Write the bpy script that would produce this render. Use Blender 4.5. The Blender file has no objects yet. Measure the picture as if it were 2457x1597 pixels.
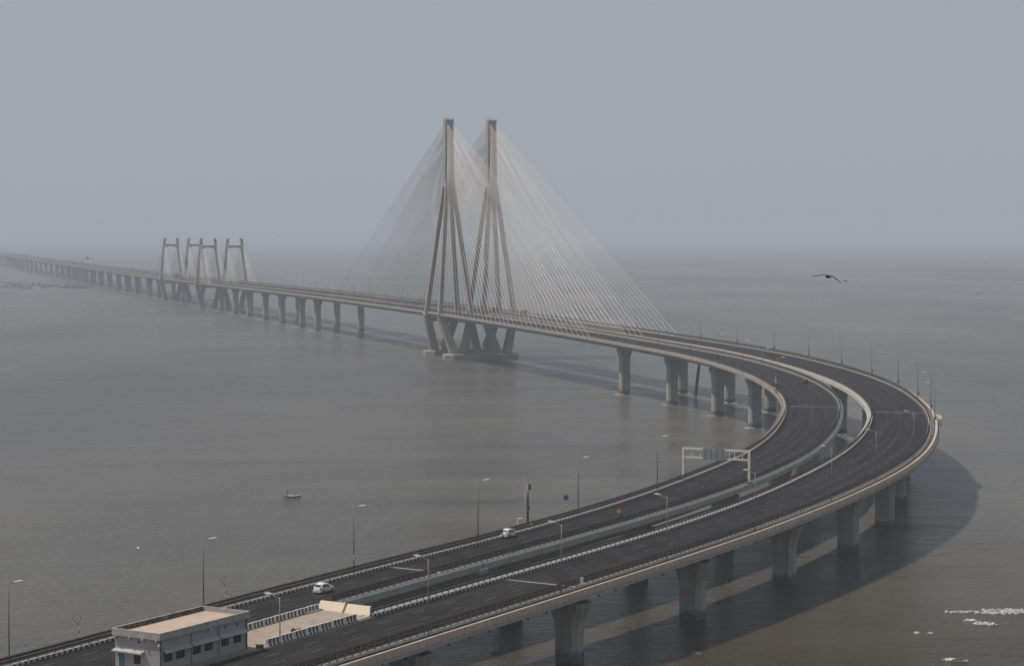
import bpy, math, random
import numpy as np
from mathutils import Vector, Matrix
random.seed(7); rng = np.random.default_rng(7)
SC = bpy.context.scene
COL = SC.collection

# ------------------------------------------------------------------ camera, sky, sun, exposure
CAM_H = 67.0
cam_d = bpy.data.cameras.new('camera')
cam_d.sensor_width = 36.0
cam_d.lens = 73.26
cam_d.clip_start = 1.0
cam_d.clip_end = 200000.0
cam = bpy.data.objects.new('camera', cam_d); COL.objects.link(cam)
cam.location = (0, 0, CAM_H)
cam.rotation_euler = (math.radians(90 - 2.731), 0, 0)
SC.camera = cam

SUN_EL = math.radians(59.5)
SUN_FROM = Vector((-0.58, 0.10, 1.0)).normalized()          # towards the sun
world = bpy.data.worlds.new('World'); SC.world = world
world.use_nodes = True
wn = world.node_tree.nodes; wl = world.node_tree.links
bg = wn['Background']
sky = wn.new('ShaderNodeTexSky'); sky.sky_type = 'NISHITA'; sky.sun_disc = False
sky.sun_elevation = SUN_EL
sky.sun_rotation = math.atan2(SUN_FROM.x, SUN_FROM.y)
sky.altitude = 0; sky.air_density = 1.0; sky.dust_density = 1.0; sky.ozone_density = 1.5
hs = wn.new('ShaderNodeHueSaturation'); hs.inputs['Saturation'].default_value = 0.5
hs.inputs['Value'].default_value = 1.0
wl.new(sky.outputs[0], hs.inputs['Color'])
# thick even haze veils the clear sky: most of its colour is the pale grey of the haze itself
wm = wn.new('ShaderNodeMix'); wm.data_type = 'RGBA'; wm.inputs['Factor'].default_value = 0.8
wm.inputs['B'].default_value = (7.4, 7.75, 8.55, 1)
tint = wn.new('ShaderNodeMix'); tint.data_type = 'RGBA'; tint.blend_type = 'MULTIPLY'; tint.inputs['Factor'].default_value = 1
tint.inputs['B'].default_value = (.96, 1.0, 1.12, 1)
wl.new(hs.outputs[0], tint.inputs['A'])
wl.new(tint.outputs['Result'], wm.inputs['A'])
wl.new(wm.outputs['Result'], bg.inputs['Color'])
bg.inputs['Strength'].default_value = 0.0592

sd = bpy.data.lights.new('sun', 'SUN'); sd.energy = 5.0; sd.angle = math.radians(0.6)
sd.color = (1.0, 0.94, 0.86)
sun = bpy.data.objects.new('sun', sd); COL.objects.link(sun)
sun.rotation_euler = (-SUN_FROM).to_track_quat('-Z', 'Y').to_euler()
sun.location = (0, 0, 500)

SC.view_settings.view_transform = 'Standard'
SC.view_settings.look = 'None'
SC.view_settings.exposure = -0.15
SC.view_settings.gamma = 1.0
SC.view_settings.use_curve_mapping = False
SC.render.engine = 'CYCLES'
SC.cycles.use_denoising = True
SC.cycles.max_bounces = 6
SC.cycles.volume_bounces = 2
SC.cycles.caustics_reflective = False
SC.cycles.caustics_refractive = False
HAZE_DENSITY = 0.00021

# ------------------------------------------------------------------ materials
def mat(name, col, rough=0.8, metal=0.0, var=0.25, scale=1.0, bump=0.0, bscale=None, stain=None, spec=0.4, stretch=(1, 1, 1)):
    m = bpy.data.materials.new(name); m.use_nodes = True
    n = m.node_tree.nodes; l = m.node_tree.links
    b = n['Principled BSDF']
    b.inputs['Roughness'].default_value = rough
    b.inputs['Metallic'].default_value = metal
    b.inputs['Specular IOR Level'].default_value = spec
    tc = n.new('ShaderNodeTexCoord'); mp = n.new('ShaderNodeMapping')
    mp.inputs['Scale'].default_value = stretch
    l.new(tc.outputs['Object'], mp.inputs['Vector'])
    nz = n.new('ShaderNodeTexNoise'); nz.inputs['Scale'].default_value = scale
    nz.inputs['Detail'].default_value = 6; nz.inputs['Roughness'].default_value = 0.65
    l.new(mp.outputs[0], nz.inputs['Vector'])
    rp = n.new('ShaderNodeValToRGB')
    rp.color_ramp.elements[0].position = 0.3; rp.color_ramp.elements[1].position = 0.7
    c = np.array(col) * .78       # every colour scaled down evenly to balance the strong sun
    rp.color_ramp.elements[0].color = (*np.clip(c * (1 - var), 0, 1), 1)
    rp.color_ramp.elements[1].color = (*np.clip(c * (1 + var), 0, 1), 1)
    l.new(nz.outputs['Fac'], rp.inputs['Fac'])
    out = rp.outputs[0]
    if stain:
        nz2 = n.new('ShaderNodeTexNoise'); nz2.inputs['Scale'].default_value = stain[1]
        nz2.inputs['Detail'].default_value = 8; nz2.inputs['Roughness'].default_value = 0.7
        mp2 = n.new('ShaderNodeMapping'); mp2.inputs['Scale'].default_value = stain[2] if len(stain) > 2 else (1, 1, 1)
        l.new(tc.outputs['Object'], mp2.inputs['Vector']); l.new(mp2.outputs[0], nz2.inputs['Vector'])
        r2 = n.new('ShaderNodeValToRGB'); r2.color_ramp.elements[0].position = 0.48; r2.color_ramp.elements[1].position = 0.68
        l.new(nz2.outputs['Fac'], r2.inputs['Fac'])
        mx = n.new('ShaderNodeMix'); mx.data_type = 'RGBA'
        ml = n.new('ShaderNodeMath'); ml.operation = 'MULTIPLY'; ml.inputs[1].default_value = stain[3] if len(stain) > 3 else 0.7
        l.new(r2.outputs[0], ml.inputs[0]); l.new(ml.outputs[0], mx.inputs['Factor'])
        l.new(out, mx.inputs['A']); mx.inputs['B'].default_value = (*stain[0], 1)
        out = mx.outputs['Result']
    l.new(out, b.inputs['Base Color'])
    if bump:
        bn = n.new('ShaderNodeTexNoise'); bn.inputs['Scale'].default_value = bscale or scale * 4
        bn.inputs['Detail'].default_value = 5
        l.new(tc.outputs['Object'], bn.inputs['Vector'])
        bp = n.new('ShaderNodeBump'); bp.inputs['Strength'].default_value = bump; bp.inputs['Distance'].default_value = 0.05
        l.new(bn.outputs['Fac'], bp.inputs['Height']); l.new(bp.outputs[0], b.inputs['Normal'])
    return m

M = {}
V = (1, 1, 0.12)      # stretched down a face
M['concrete'] = mat('concrete', (.42, .395, .35), .85, var=.16, scale=.35, stain=((.17, .16, .14), .5, V, .6), bump=.25, bscale=4)
def pier_mat():
    m = M['concrete'].copy(); m.name = 'pier_concrete'
    n = m.node_tree.nodes; l = m.node_tree.links; b = n['Principled BSDF']
    src = b.inputs['Base Color'].links[0].from_socket
    g = n.new('ShaderNodeNewGeometry'); sp = n.new('ShaderNodeSeparateXYZ'); l.new(g.outputs['Position'], sp.inputs[0])
    nz = n.new('ShaderNodeTexNoise'); nz.inputs['Scale'].default_value = .9; nz.inputs['Detail'].default_value = 6; l.new(g.outputs['Position'], nz.inputs['Vector'])
    ad = n.new('ShaderNodeMath'); ad.operation = 'MULTIPLY_ADD'; ad.inputs[1].default_value = -2.2; l.new(nz.outputs['Fac'], ad.inputs[0]); l.new(sp.outputs['Z'], ad.inputs[2])
    mr = n.new('ShaderNodeMapRange'); mr.inputs['From Min'].default_value = .1; mr.inputs['From Max'].default_value = .9; mr.inputs['To Min'].default_value = .85; mr.inputs['To Max'].default_value = 0
    l.new(ad.outputs[0], mr.inputs['Value'])
    mx = n.new('ShaderNodeMix'); mx.data_type = 'RGBA'; l.new(mr.outputs[0], mx.inputs['Factor']); l.new(src, mx.inputs['A']); mx.inputs['B'].default_value = (.05, .045, .032, 1)
    # rain streaks running down from the cap
    mp = n.new('ShaderNodeMapping'); mp.inputs['Scale'].default_value = (1.6, 1.6, .05); l.new(g.outputs['Position'], mp.inputs['Vector'])
    n2 = n.new('ShaderNodeTexNoise'); n2.inputs['Scale'].default_value = 1; n2.inputs['Detail'].default_value = 5; l.new(mp.outputs[0], n2.inputs['Vector'])
    r2 = n.new('ShaderNodeMapRange'); r2.inputs['From Min'].default_value = .5; r2.inputs['From Max'].default_value = .72; r2.inputs['To Max'].default_value = .55; l.new(n2.outputs['Fac'], r2.inputs['Value'])
    m2 = n.new('ShaderNodeMix'); m2.data_type = 'RGBA'; l.new(r2.outputs[0], m2.inputs['Factor']); l.new(mx.outputs['Result'], m2.inputs['A']); m2.inputs['B'].default_value = (.12, .11, .095, 1)
    l.new(m2.outputs['Result'], b.inputs['Base Color'])
    return m
M['pier'] = pier_mat()
M['pylon'] = mat('pylon_concrete', (.33, .295, .255), .85, var=.12, scale=.12, stain=((.24, .20, .16), .18, V, .5))
M['edgec'] = mat('edge_concrete', (.33, .30, .265), .85, var=.18, scale=.5, stain=((.2, .18, .155), .6))
M['lampdull'] = mat('lamp_housing_dull', (.36, .33, .29), .5, var=.1, scale=3)
M['lightc'] = mat('pale_concrete', (.54, .52, .48), .8, var=.14, scale=.5, stain=((.30, .28, .25), .6, (1, 1, 1), .5))
M['fascia'] = mat('fascia_concrete', (.34, .34, .35), .8, var=.12, scale=.6, stain=((.25, .24, .23), .7, V, .5))
M['tan'] = mat('tan_concrete', (.50, .455, .40), .85, var=.14, scale=.7, stain=((.36, .27, .2), 1.0, V, .5))
M['tanwalk'] = mat('tan_walkway', (.30, .25, .205), .85, var=.2, scale=.6)
M['paving'] = mat('median_paving', (.33, .265, .21), .9, var=.22, scale=.8, stain=((.22, .17, .13), .35), bump=.3, bscale=3)
M['white'] = mat('white_paint', (.62, .61, .57), .7, var=.15, scale=1.5, stain=((.3, .28, .25), 2.0, (1, 1, 1), .5))
M['black'] = mat('black_paint', (.022, .022, .026), .6, var=.3, scale=2)
M['rail'] = mat('rail_steel', (.036, .028, .022), .6, .2, var=.45, scale=.8, stain=((.12, .06, .035), 1.2))
M['post'] = mat('post_steel', (.20, .17, .135), .6, .2, var=.3, scale=1.5)
M['rust'] = mat('rusty_pipe', (.34, .23, .16), .7, .1, var=.3, scale=1.0)
M['pole'] = mat('pole_steel', (.16, .155, .145), .55, .4, var=.2, scale=.8)
M['polelight'] = mat('pole_galvanised', (.22, .205, .18), .55, .3, var=.2, scale=.8)
M['lamp'] = mat('lamp_housing', (.62, .55, .45), .5, var=.1, scale=3)
M['cable'] = mat('stay_sheath', (.66, .61, .55), .5, var=.05, scale=.05)
M['cream'] = mat('cream_concrete', (.74, .62, .47), .8, var=.1, scale=1.2, stain=((.5, .4, .3), 1.4))
M['bwall'] = mat('wall_render', (.37, .375, .385), .85, var=.1, scale=.5, stain=((.23, .22, .21), .5, V, .7))
M['bpara'] = mat('parapet_render', (.44, .43, .42), .85, var=.12, scale=.6, stain=((.15, .13, .11), 1.1, (1, 1, 1), .6))
M['broof'] = mat('roof_screed', (.45, .355, .275), .9, var=.16, scale=.7, stain=((.40, .27, .19), .5))
M['glass'] = mat('window_glass', (.008, .009, .011), .2, var=.2, scale=1, spec=.15)
M['darkface'] = mat('dark_mottled', (.055, .05, .042), .95, var=.6, scale=1.6, stain=((.24, .22, .19), .9, (1, 1, 1), .8))  # dark mottled tone, used only on the back parapet's inner face
M['frame'] = mat('window_frame', (.03, .03, .032), .5, var=.2, scale=1)
M['door'] = mat('door_blue', (.06, .17, .24), .6, var=.2, scale=2)
M['pipe'] = mat('downpipe', (.3, .3, .3), .6, var=.2, scale=2)
M['pipedark'] = mat('downpipe_dark', (.05, .05, .055), .6, var=.2, scale=2)
M['carwhite'] = mat('car_paint_white', (.80, .80, .77), .25, var=.03, scale=1, spec=.5)
M['cardark'] = mat('car_paint_dark', (.03, .03, .04), .25, var=.05, scale=1, spec=.5)
M['tyre'] = mat('tyre', (.015, .015, .015), .9, var=.2, scale=3)
M['rim'] = mat('rim', (.35, .35, .36), .4, .7, var=.1, scale=3)
M['red'] = mat('red_lens', (.35, .03, .03), .3, var=.1, scale=3)
M['orange'] = mat('orange_plastic', (.62, .17, .03), .5, var=.15, scale=2)
M['signblue'] = mat('sign_blue', (.03, .10, .45), .5, var=.1, scale=2)
M['signwhite'] = mat('sign_white', (1.0, 1.0, .98), .5, var=.05, scale=2)
M['signgrey'] = mat('sign_back', (.34, .34, .37), .6, .3, var=.12, scale=.8)
M['gantry'] = mat('gantry_paint', (.85, .80, .68), .6, var=.1, scale=.8)
M['spout'] = mat('drain_pipe', (.012, .012, .012), .8, var=.2, scale=2)
M['rock'] = mat('rock', (.07, .064, .055), .9, var=.5, scale=.4, bump=.6, bscale=2)
M['spit'] = mat('spit_ground', (.075, .072, .066), .95, var=.45, scale=.08, stain=((.30, .27, .22), .05))
M['foam'] = mat('foam', (.74, .74, .72), .9, var=.08, scale=2)
M['feather'] = mat('feather', (.012, .011, .010), .8, var=.3, scale=8)
M['wood'] = mat('boat_hull', (.55, .52, .48), .7, var=.2, scale=1.5)
M['boatred'] = mat('boat_red', (.28, .09, .06), .7, var=.2, scale=1.5)
M['boatdark'] = mat('boat_dark', (.05, .045, .04), .7, var=.2, scale=1.5)
M['skin'] = mat('skin', (.22, .12, .08), .6, var=.1, scale=4)
M['clothred'] = mat('cloth_red', (.33, .06, .04), .8, var=.2, scale=4)
M['clothgrey'] = mat('cloth_grey', (.30, .28, .26), .8, var=.2, scale=4)
M['hair'] = mat('hair', (.01, .01, .01), .6, var=.2, scale=4)
M['yellow'] = mat('truck_yellow', (.72, .60, .25), .5, var=.1, scale=1)
M['tarp'] = mat('truck_dark', (.10, .08, .08), .8, var=.2, scale=1)
M['pinkbus'] = mat('bus_pink', (.55, .36, .27), .5, var=.1, scale=1)
M['timber'] = mat('old_timber', (.05, .042, .035), .9, var=.4, scale=1.2)
M['marking'] = mat('road_paint', (.13, .125, .12), .8, var=.35, scale=1.2)
M['joint'] = mat('joint_concrete', (.24, .225, .20), .9, var=.2, scale=1.0)

def asphalt_mat():
    m = bpy.data.materials.new('asphalt'); m.use_nodes = True
    n = m.node_tree.nodes; l = m.node_tree.links; b = n['Principled BSDF']
    b.inputs['Roughness'].default_value = .95; b.inputs['Specular IOR Level'].default_value = .08
    uv = n.new('ShaderNodeUVMap'); uv.uv_map = 'UVMap'
    mp = n.new('ShaderNodeMapping'); mp.inputs['Scale'].default_value = (0.9, 0.02, 1)
    l.new(uv.outputs[0], mp.inputs['Vector'])
    n1 = n.new('ShaderNodeTexNoise'); n1.inputs['Scale'].default_value = 1.0; n1.inputs['Detail'].default_value = 5
    l.new(mp.outputs[0], n1.inputs['Vector'])
    mp2 = n.new('ShaderNodeMapping'); mp2.inputs['Scale'].default_value = (0.35, 0.12, 1)
    l.new(uv.outputs[0], mp2.inputs['Vector'])
    n2 = n.new('ShaderNodeTexNoise'); n2.inputs['Scale'].default_value = 1.0; n2.inputs['Detail'].default_value = 7; n2.inputs['Roughness'].default_value = .7
    l.new(mp2.outputs[0], n2.inputs['Vector'])
    ad = n.new('ShaderNodeMath'); ad.operation = 'MULTIPLY_ADD'; ad.inputs[1].default_value = .6
    l.new(n1.outputs['Fac'], ad.inputs[0])
    m2 = n.new('ShaderNodeMath'); m2.operation = 'MULTIPLY'; m2.inputs[1].default_value = .4
    l.new(n2.outputs['Fac'], m2.inputs[0]); l.new(m2.outputs[0], ad.inputs[2])
    rp = n.new('ShaderNodeValToRGB')
    rp.color_ramp.elements[0].position = .32; rp.color_ramp.elements[0].color = (.005, .0048, .005, 1)
    rp.color_ramp.elements[1].position = .70; rp.color_ramp.elements[1].color = (.034, .0315, .031, 1)
    l.new(ad.outputs[0], rp.inputs['Fac']); l.new(rp.outputs[0], b.inputs['Base Color'])
    return m
M['asphalt'] = asphalt_mat()

def water_mat():
    m = bpy.data.materials.new('sea_water'); m.use_nodes = True
    n = m.node_tree.nodes; l = m.node_tree.links; b = n['Principled BSDF']
    b.inputs['Roughness'].default_value = .2; b.inputs['IOR'].default_value = 1.33
    b.inputs['Specular IOR Level'].default_value = .12
    tc = n.new('ShaderNodeTexCoord')
    def noise(sx, sy, detail, rough=.6, w=0):
        mp = n.new('ShaderNodeMapping'); mp.inputs['Scale'].default_value = (sx, sy, 1)
        mp.inputs['Rotation'].default_value = (0, 0, w)
        l.new(tc.outputs['Object'], mp.inputs['Vector'])
        t = n.new('ShaderNodeTexNoise'); t.inputs['Scale'].default_value = 1; t.inputs['Detail'].default_value = detail
        t.inputs['Roughness'].default_value = rough
        l.new(mp.outputs[0], t.inputs['Vector']); return t.outputs['Fac']
    # silt: broad patches of browner and greyer water, browner over the shoal near the shore
    big = noise(.004, .0018, 5, .6, .25)
    sep = n.new('ShaderNodeSeparateXYZ'); l.new(tc.outputs['Object'], sep.inputs[0])
    mr = n.new('ShaderNodeMapRange'); mr.inputs['From Min'].default_value = 320; mr.inputs['From Max'].default_value = 500
    mr.inputs['To Min'].default_value = 1.0; mr.inputs['To Max'].default_value = 0
    l.new(sep.outputs['Y'], mr.inputs['Value'])
    mid = noise(.03, .02, 5, .6, .4)
    mm = n.new('ShaderNodeMath'); mm.operation = 'MULTIPLY_ADD'; mm.inputs[1].default_value = .5
    mrx = n.new('ShaderNodeMapRange'); mrx.inputs['From Min'].default_value = -40; mrx.inputs['From Max'].default_value = 30
    l.new(sep.outputs['X'], mrx.inputs['Value'])
    mxy = n.new('ShaderNodeMath'); mxy.operation = 'MULTIPLY'; l.new(mr.outputs[0], mxy.inputs[0]); l.new(mrx.outputs[0], mxy.inputs[1])
    l.new(mid, mm.inputs[0]); l.new(mxy.outputs[0], mm.inputs[2])
    sub = n.new('ShaderNodeMath'); sub.operation = 'SUBTRACT'; sub.inputs[1].default_value = .25; sub.use_clamp = True
    l.new(mm.outputs[0], sub.inputs[0])
    r1 = n.new('ShaderNodeValToRGB')
    r1.color_ramp.elements[0].position = .35; r1.color_ramp.elements[0].color = (.056, .054, .048, 1)
    r1.color_ramp.elements[1].position = .68; r1.color_ramp.elements[1].color = (.112, .106, .093, 1)
    l.new(big, r1.inputs['Fac'])
    mx = n.new('ShaderNodeMix'); mx.data_type = 'RGBA'
    l.new(sub.outputs[0], mx.inputs['Factor']); l.new(r1.outputs[0], mx.inputs['A'])
    mx.inputs['B'].default_value = (.042, .032, .018, 1)
    l.new(mx.outputs['Result'], b.inputs['Base Color'])
    # waves
    w1 = noise(.17, .25, 6, .68, .25); w2 = noise(.6, .9, 3, .6, -.2); w3 = noise(.022, .05, 3, .5, .1)
    a1 = n.new('ShaderNodeMath'); a1.operation = 'MULTIPLY_ADD'; a1.inputs[1].default_value = .9
    l.new(w1, a1.inputs[0])
    a2 = n.new('ShaderNodeMath'); a2.operation = 'MULTIPLY'; a2.inputs[1].default_value = .5
    l.new(w2, a2.inputs[0]); l.new(a2.outputs[0], a1.inputs[2])
    a3 = n.new('ShaderNodeMath'); a3.operation = 'MULTIPLY_ADD'; a3.inputs[1].default_value = 1.6
    l.new(w3, a3.inputs[0]); l.new(a1.outputs[0], a3.inputs[2])
    bp = n.new('ShaderNodeBump'); bp.inputs['Distance'].default_value = 2.8
    l.new(a3.outputs[0], bp.inputs['Height']); l.new(bp.outputs[0], b.inputs['Normal'])
    # wind lanes: rougher and calmer streaks
    lane = noise(.006, .03, 4, .55, .12)
    lr = n.new('ShaderNodeMapRange'); lr.inputs['From Min'].default_value = .35; lr.inputs['From Max'].default_value = .65
    lr.inputs['To Min'].default_value = .35; lr.inputs['To Max'].default_value = 1.0
    l.new(lane, lr.inputs['Value']); l.new(lr.outputs[0], bp.inputs['Strength'])
    rr = n.new('ShaderNodeMapRange'); rr.inputs['From Min'].default_value = .35; rr.inputs['From Max'].default_value = .65
    rr.inputs['To Min'].default_value = .30; rr.inputs['To Max'].default_value = .16
    l.new(lane, rr.inputs['Value']); l.new(rr.outputs[0], b.inputs['Roughness'])
    return m
M['water'] = water_mat()

# ------------------------------------------------------------------ mesh helpers
class MB:
    def __init__(s): s.v = []; s.f = []; s.m = []; s.uv = []
    def add(s, verts, faces, mi=0):
        o = len(s.v); s.v.extend([tuple(map(float, p)) for p in verts])
        for f in faces: s.f.append(tuple(i + o for i in f)); s.m.append(mi)
    def box(s, c, size, R=None, mi=0):
        hx, hy, hz = [d / 2 for d in size]; R = R or Matrix.Identity(3); c = Vector(c)
        pts = [c + R @ Vector((x, y, z)) for x in (-hx, hx) for y in (-hy, hy) for z in (-hz, hz)]
        s.add(pts, [(0, 1, 3, 2), (4, 6, 7, 5), (0, 4, 5, 1), (2, 3, 7, 6), (0, 2, 6, 4), (1, 5, 7, 3)], mi)
    def bb(s, x0, x1, y0, y1, z0, z1, mi=0):
        s.box(((x0 + x1) / 2, (y0 + y1) / 2, (z0 + z1) / 2), (x1 - x0, y1 - y0, z1 - z0), None, mi)
    def loft(s, secs, mi=0, caps=True, closed=True):
        n = len(secs[0]); o = len(s.v)
        for q in secs: s.v.extend([tuple(map(float, p)) for p in q])
        for i in range(len(secs) - 1):
            for j in range(n if closed else n - 1):
                a = o + i * n + j; b = o + i * n + (j + 1) % n
                s.f.append((a, b, b + n, a + n)); s.m.append(mi)
        if caps and closed:
            s.f.append(tuple(o + j for j in range(n))[::-1]); s.m.append(mi)
            s.f.append(tuple(o + (len(secs) - 1) * n + j for j in range(n))); s.m.append(mi)
    def tube(s, p0, p1, r0, r1=None, n=8, mi=0, caps=True):
        p0 = Vector(p0); p1 = Vector(p1); r1 = r0 if r1 is None else r1
        d = (p1 - p0).normalized(); a = d.orthogonal().normalized(); b = d.cross(a)
        s.loft([[p + (a * math.cos(t) + b * math.sin(t)) * r for t in [2 * math.pi * k / n for k in range(n)]] for p, r in ((p0, r0), (p1, r1))], mi, caps)
    def beam(s, p0, p1, ax, w0, d0, w1=None, d1=None, ch=.12, mi=0, bow=0):
        """box girder between two points; ax = direction of the width w; chamfered corners"""
        w1 = w0 if w1 is None else w1; d1 = d0 if d1 is None else d1
        p0 = Vector(p0); p1 = Vector(p1); t = (p1 - p0).normalized(); ax = Vector(ax)
        a = (ax - t * ax.dot(t)).normalized(); b = t.cross(a)
        secs = []
        for p, w, d in ((p0, w0, d0), (p1, w1, d1)):
            c = min(w, d) * ch; q = []
            for (x, y) in ((-w/2+c, -d/2), (w/2-c, -d/2), (w/2, -d/2+c), (w/2, d/2-c), (w/2-c, d/2), (-w/2+c, d/2), (-w/2, d/2-c), (-w/2, -d/2+c)):
                q.append(p + a * x + b * y)
            secs.append(q)
        s.loft(secs, mi)
    def mesh(s, name, mats, smooth=False):
        me = bpy.data.meshes.new(name); me.from_pydata(s.v, [], s.f)
        for m in (mats if isinstance(mats, (list, tuple)) else [mats]): me.materials.append(M[m] if isinstance(m, str) else m)
        if any(s.m): me.polygons.foreach_set('material_index', s.m)
        if smooth: me.polygons.foreach_set('use_smooth', [True] * len(me.polygons))
        me.update(); return me
    def build(s, name, mats, parent=None, smooth=False, world_space=False, recalc=True):
        if world_space and parent is not None:
            q = parent.matrix_basis.translation
            s.v = [(x - q.x, y - q.y, z - q.z) for x, y, z in s.v]
        me = s.mesh(name, mats, smooth)
        if recalc:
            import bmesh
            bm = bmesh.new(); bm.from_mesh(me); bmesh.ops.recalc_face_normals(bm, faces=bm.faces); bm.to_mesh(me); bm.free()
        return link(name, me, parent)

def link(name, me, parent=None):
    o = bpy.data.objects.new(name, me); COL.objects.link(o)
    if parent is not None: o.parent = parent
    return o
def tag(o, label=None, cat=None, group=None, kind=None):
    if label: o['label'] = label
    if cat: o['category'] = cat
    if group: o['group'] = group
    if kind: o['kind'] = kind
    return o
def thing(name, loc, rz=0, label=None, cat=None, group=None):
    o = bpy.data.objects.new(name, None); COL.objects.link(o)
    o.empty_display_size = .5
    o.location = loc; o.rotation_euler = (0, 0, rz)
    return tag(o, label, cat, group)
def copy_tree(o, parent=None):
    c = o.copy(); COL.objects.link(c); c.parent = parent
    for ch in list(o.children): copy_tree(ch, c)
    return c
ORD = ['first', 'second', 'third', 'fourth', 'fifth', 'sixth', 'seventh', 'eighth', 'ninth', 'tenth', 'eleventh', 'twelfth', 'thirteenth', 'fourteenth',
       'fifteenth', 'sixteenth', 'seventeenth', 'eighteenth', 'nineteenth', 'twentieth']
ORD += ['twenty-' + w for w in ORD[:9]] + ['thirtieth'] + ['thirty-' + w for w in ORD[:9]] + ['fortieth'] + ['forty-' + w for w in ORD[:9]]

# ------------------------------------------------------------------ alignment of the two carriageways (plan and height)
ZK = [(150, 10.5), (250, 11.3), (330, 12.8), (400, 14.2), (500, 16.2), (600, 18.2), (700, 20), (870, 22.3), (1130, 24.3), (1440, 24.3), (1800, 22.8), (2250, 21.2), (3000, 21), (4100, 22.5), (5200, 23)]
L_TAB = [(160, -124, -110.5), (200, -101, -88), (265.7, -62.6, -49.3), (305.4, -39.2, -26.0), (330.6, -24.3, -10.2), (364, -1.5, 11), (396, 16.8, 30.3), (419, 28.3, 43.2),
         (435, 35.4, 50.8), (459, 46.2, 61), (483, 55.6, 70), (519, 65.6, 79.8), (545, 70.8, 85.5), (579, 77, 91.5), (609, 80.5, 95.5), (635, 81.7, 97),
         (672, 81.2, 96.8), (708, 78.4, 93.8), (754, 71.8, 87.2), (794, 62.4, 77.6), (814, 56.2, 71.4), (868, 40.1, 55.3)]
R_TAB = [(160, -103, -87), (200, -79.5, -63.5), (265, -39.5, -23), (303.5, -15.4, 1.0), (327, -.6, 16.2), (350, 14.6, 30.0), (372, 28.2, 43.4), (409, 48, 63), (440, 61, 78),
         (457, 68.2, 85.2), (485.6, 78.9, 95.5), (520.8, 89, 104.7), (555, 96.7, 111.4), (579, 100.6, 115.2), (609, 103.6, 118), (648, 105.1, 119.8), (687, 103, 118.2),
         (726, 98.9, 114.3), (778, 90.2, 105.6), (824, 79.2, 94.4), (868, 65.2, 80.4)]
class Track:
    def __init__(s, tab, x0, slope=-.318):
        Y = [t[0] for t in tab]; C = [(t[1] + t[2]) / 2 for t in tab]; Wd = [(t[2] - t[1]) / 2 for t in tab]
        for y in range(920, 5400, 60): Y.append(y); C.append(x0 + slope * (y - 1127)); Wd.append(7.6)
        yy = np.arange(160, 5000, 2.0)
        c = np.interp(yy, Y, C); w = np.interp(yy, Y, Wd); z = np.interp(yy, *zip(*ZK))
        def sm(a, k):
            g = np.exp(-.5 * (np.arange(-3 * k, 3 * k + 1) / k) ** 2); g /= g.sum()
            p = np.concatenate([2 * a[0] - a[1:3 * k + 1][::-1], a, 2 * a[-1] - a[-3 * k - 1:-1][::-1]])
            return np.convolve(p, g, 'valid')
        c = sm(sm(c, 6), 5); w = sm(w, 12); z = sm(z, 30)
        dx = np.gradient(c, yy)
        s.Y = yy; s.x = c; s.z = z
        s.s = np.concatenate([[0], np.cumsum(np.hypot(np.diff(c), np.diff(yy)))])
        ln = np.hypot(dx, 1); s.tx = dx / ln; s.ty = 1 / ln
        s.hw = w * s.ty
    def sY(s, y): return float(np.interp(y, s.Y, s.s))
    def at(s, q):
        f = lambda a: float(np.interp(q, s.s, a))
        tx, ty = f(s.tx), f(s.ty); n = math.hypot(tx, ty)
        return Vector((f(s.x), f(s.Y), f(s.z))), Vector((tx / n, ty / n, 0)), Vector((ty / n, -tx / n, 0)), f(s.hw)
    def p(s, q, side, off, dz=0):
        P, T, N, hw = s.at(q)
        lat = (-(hw + off)) if side == 'l' else (hw + off) if side == 'r' else off
        return P + N * lat + Vector((0, 0, dz))
    def near(s, x, y):
        i = int(np.argmin((s.x - x) ** 2 + (s.Y - y) ** 2)); q = float(s.s[i])
        for _ in range(4):
            P, T, N, hw = s.at(q); q += (x - P.x) * T.x + (y - P.y) * T.y
        P, T, N, hw = s.at(q)
        return q, (x - P.x) * N.x + (y - P.y) * N.y
    def sE(s, side, off, y):
        lo, hi = s.sY(y - 40), s.sY(y + 40)
        for _ in range(40):
            m = (lo + hi) / 2
            if s.p(m, side, off).y < y: lo = m
            else: hi = m
        return (lo + hi) / 2
    def ang(s, q):
        T = s.at(q)[1]; return math.atan2(T.y, T.x)
L = Track(L_TAB, -34.2); R = Track(R_TAB, -9.0)
S_END_Y = 4700
def stations(tr, y0, y1, step=4.0):
    a, b = tr.sY(y0), tr.sY(y1); n = max(1, int(round((b - a) / step)))
    return [a + (b - a) * k / n for k in range(n + 1)]
def stations_v(tr, y0, y1):
    out = []
    for a, b, st in ((0, 620, 3), (620, 900, 4), (900, 9999, 16)):
        lo, hi = max(a, y0), min(b, y1)
        if hi - lo > 1: out += stations(tr, lo, hi, st)[(1 if out else 0):]
    return out
def sweep(tr, st, prof, mb=None, mi=0, closed=True):
    """prof: list of (side, offset, dz)"""
    mb = mb or MB(); secs = []
    for q in st:
        P, T, N, hw = tr.at(q); row = []
        for side, off, dz in prof:
            lat = -(hw + off) if side == 'l' else hw + off if side == 'r' else off
            row.append(P + N * lat + Vector((0, 0, dz)))
        secs.append(row)
    mb.loft(secs, mi, caps=closed, closed=closed); return mb

# ------------------------------------------------------------------ the sea
mb = MB(); E_ = 60000
mb.add([(-E_, -3000, 0), (E_, -3000, 0), (E_, E_, 0), (-E_, E_, 0)], [(0, 1, 2, 3)])
tag(mb.build('sea_water', 'water'), 'hazy grey brown sea under the bridge', None, None, 'structure')

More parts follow.
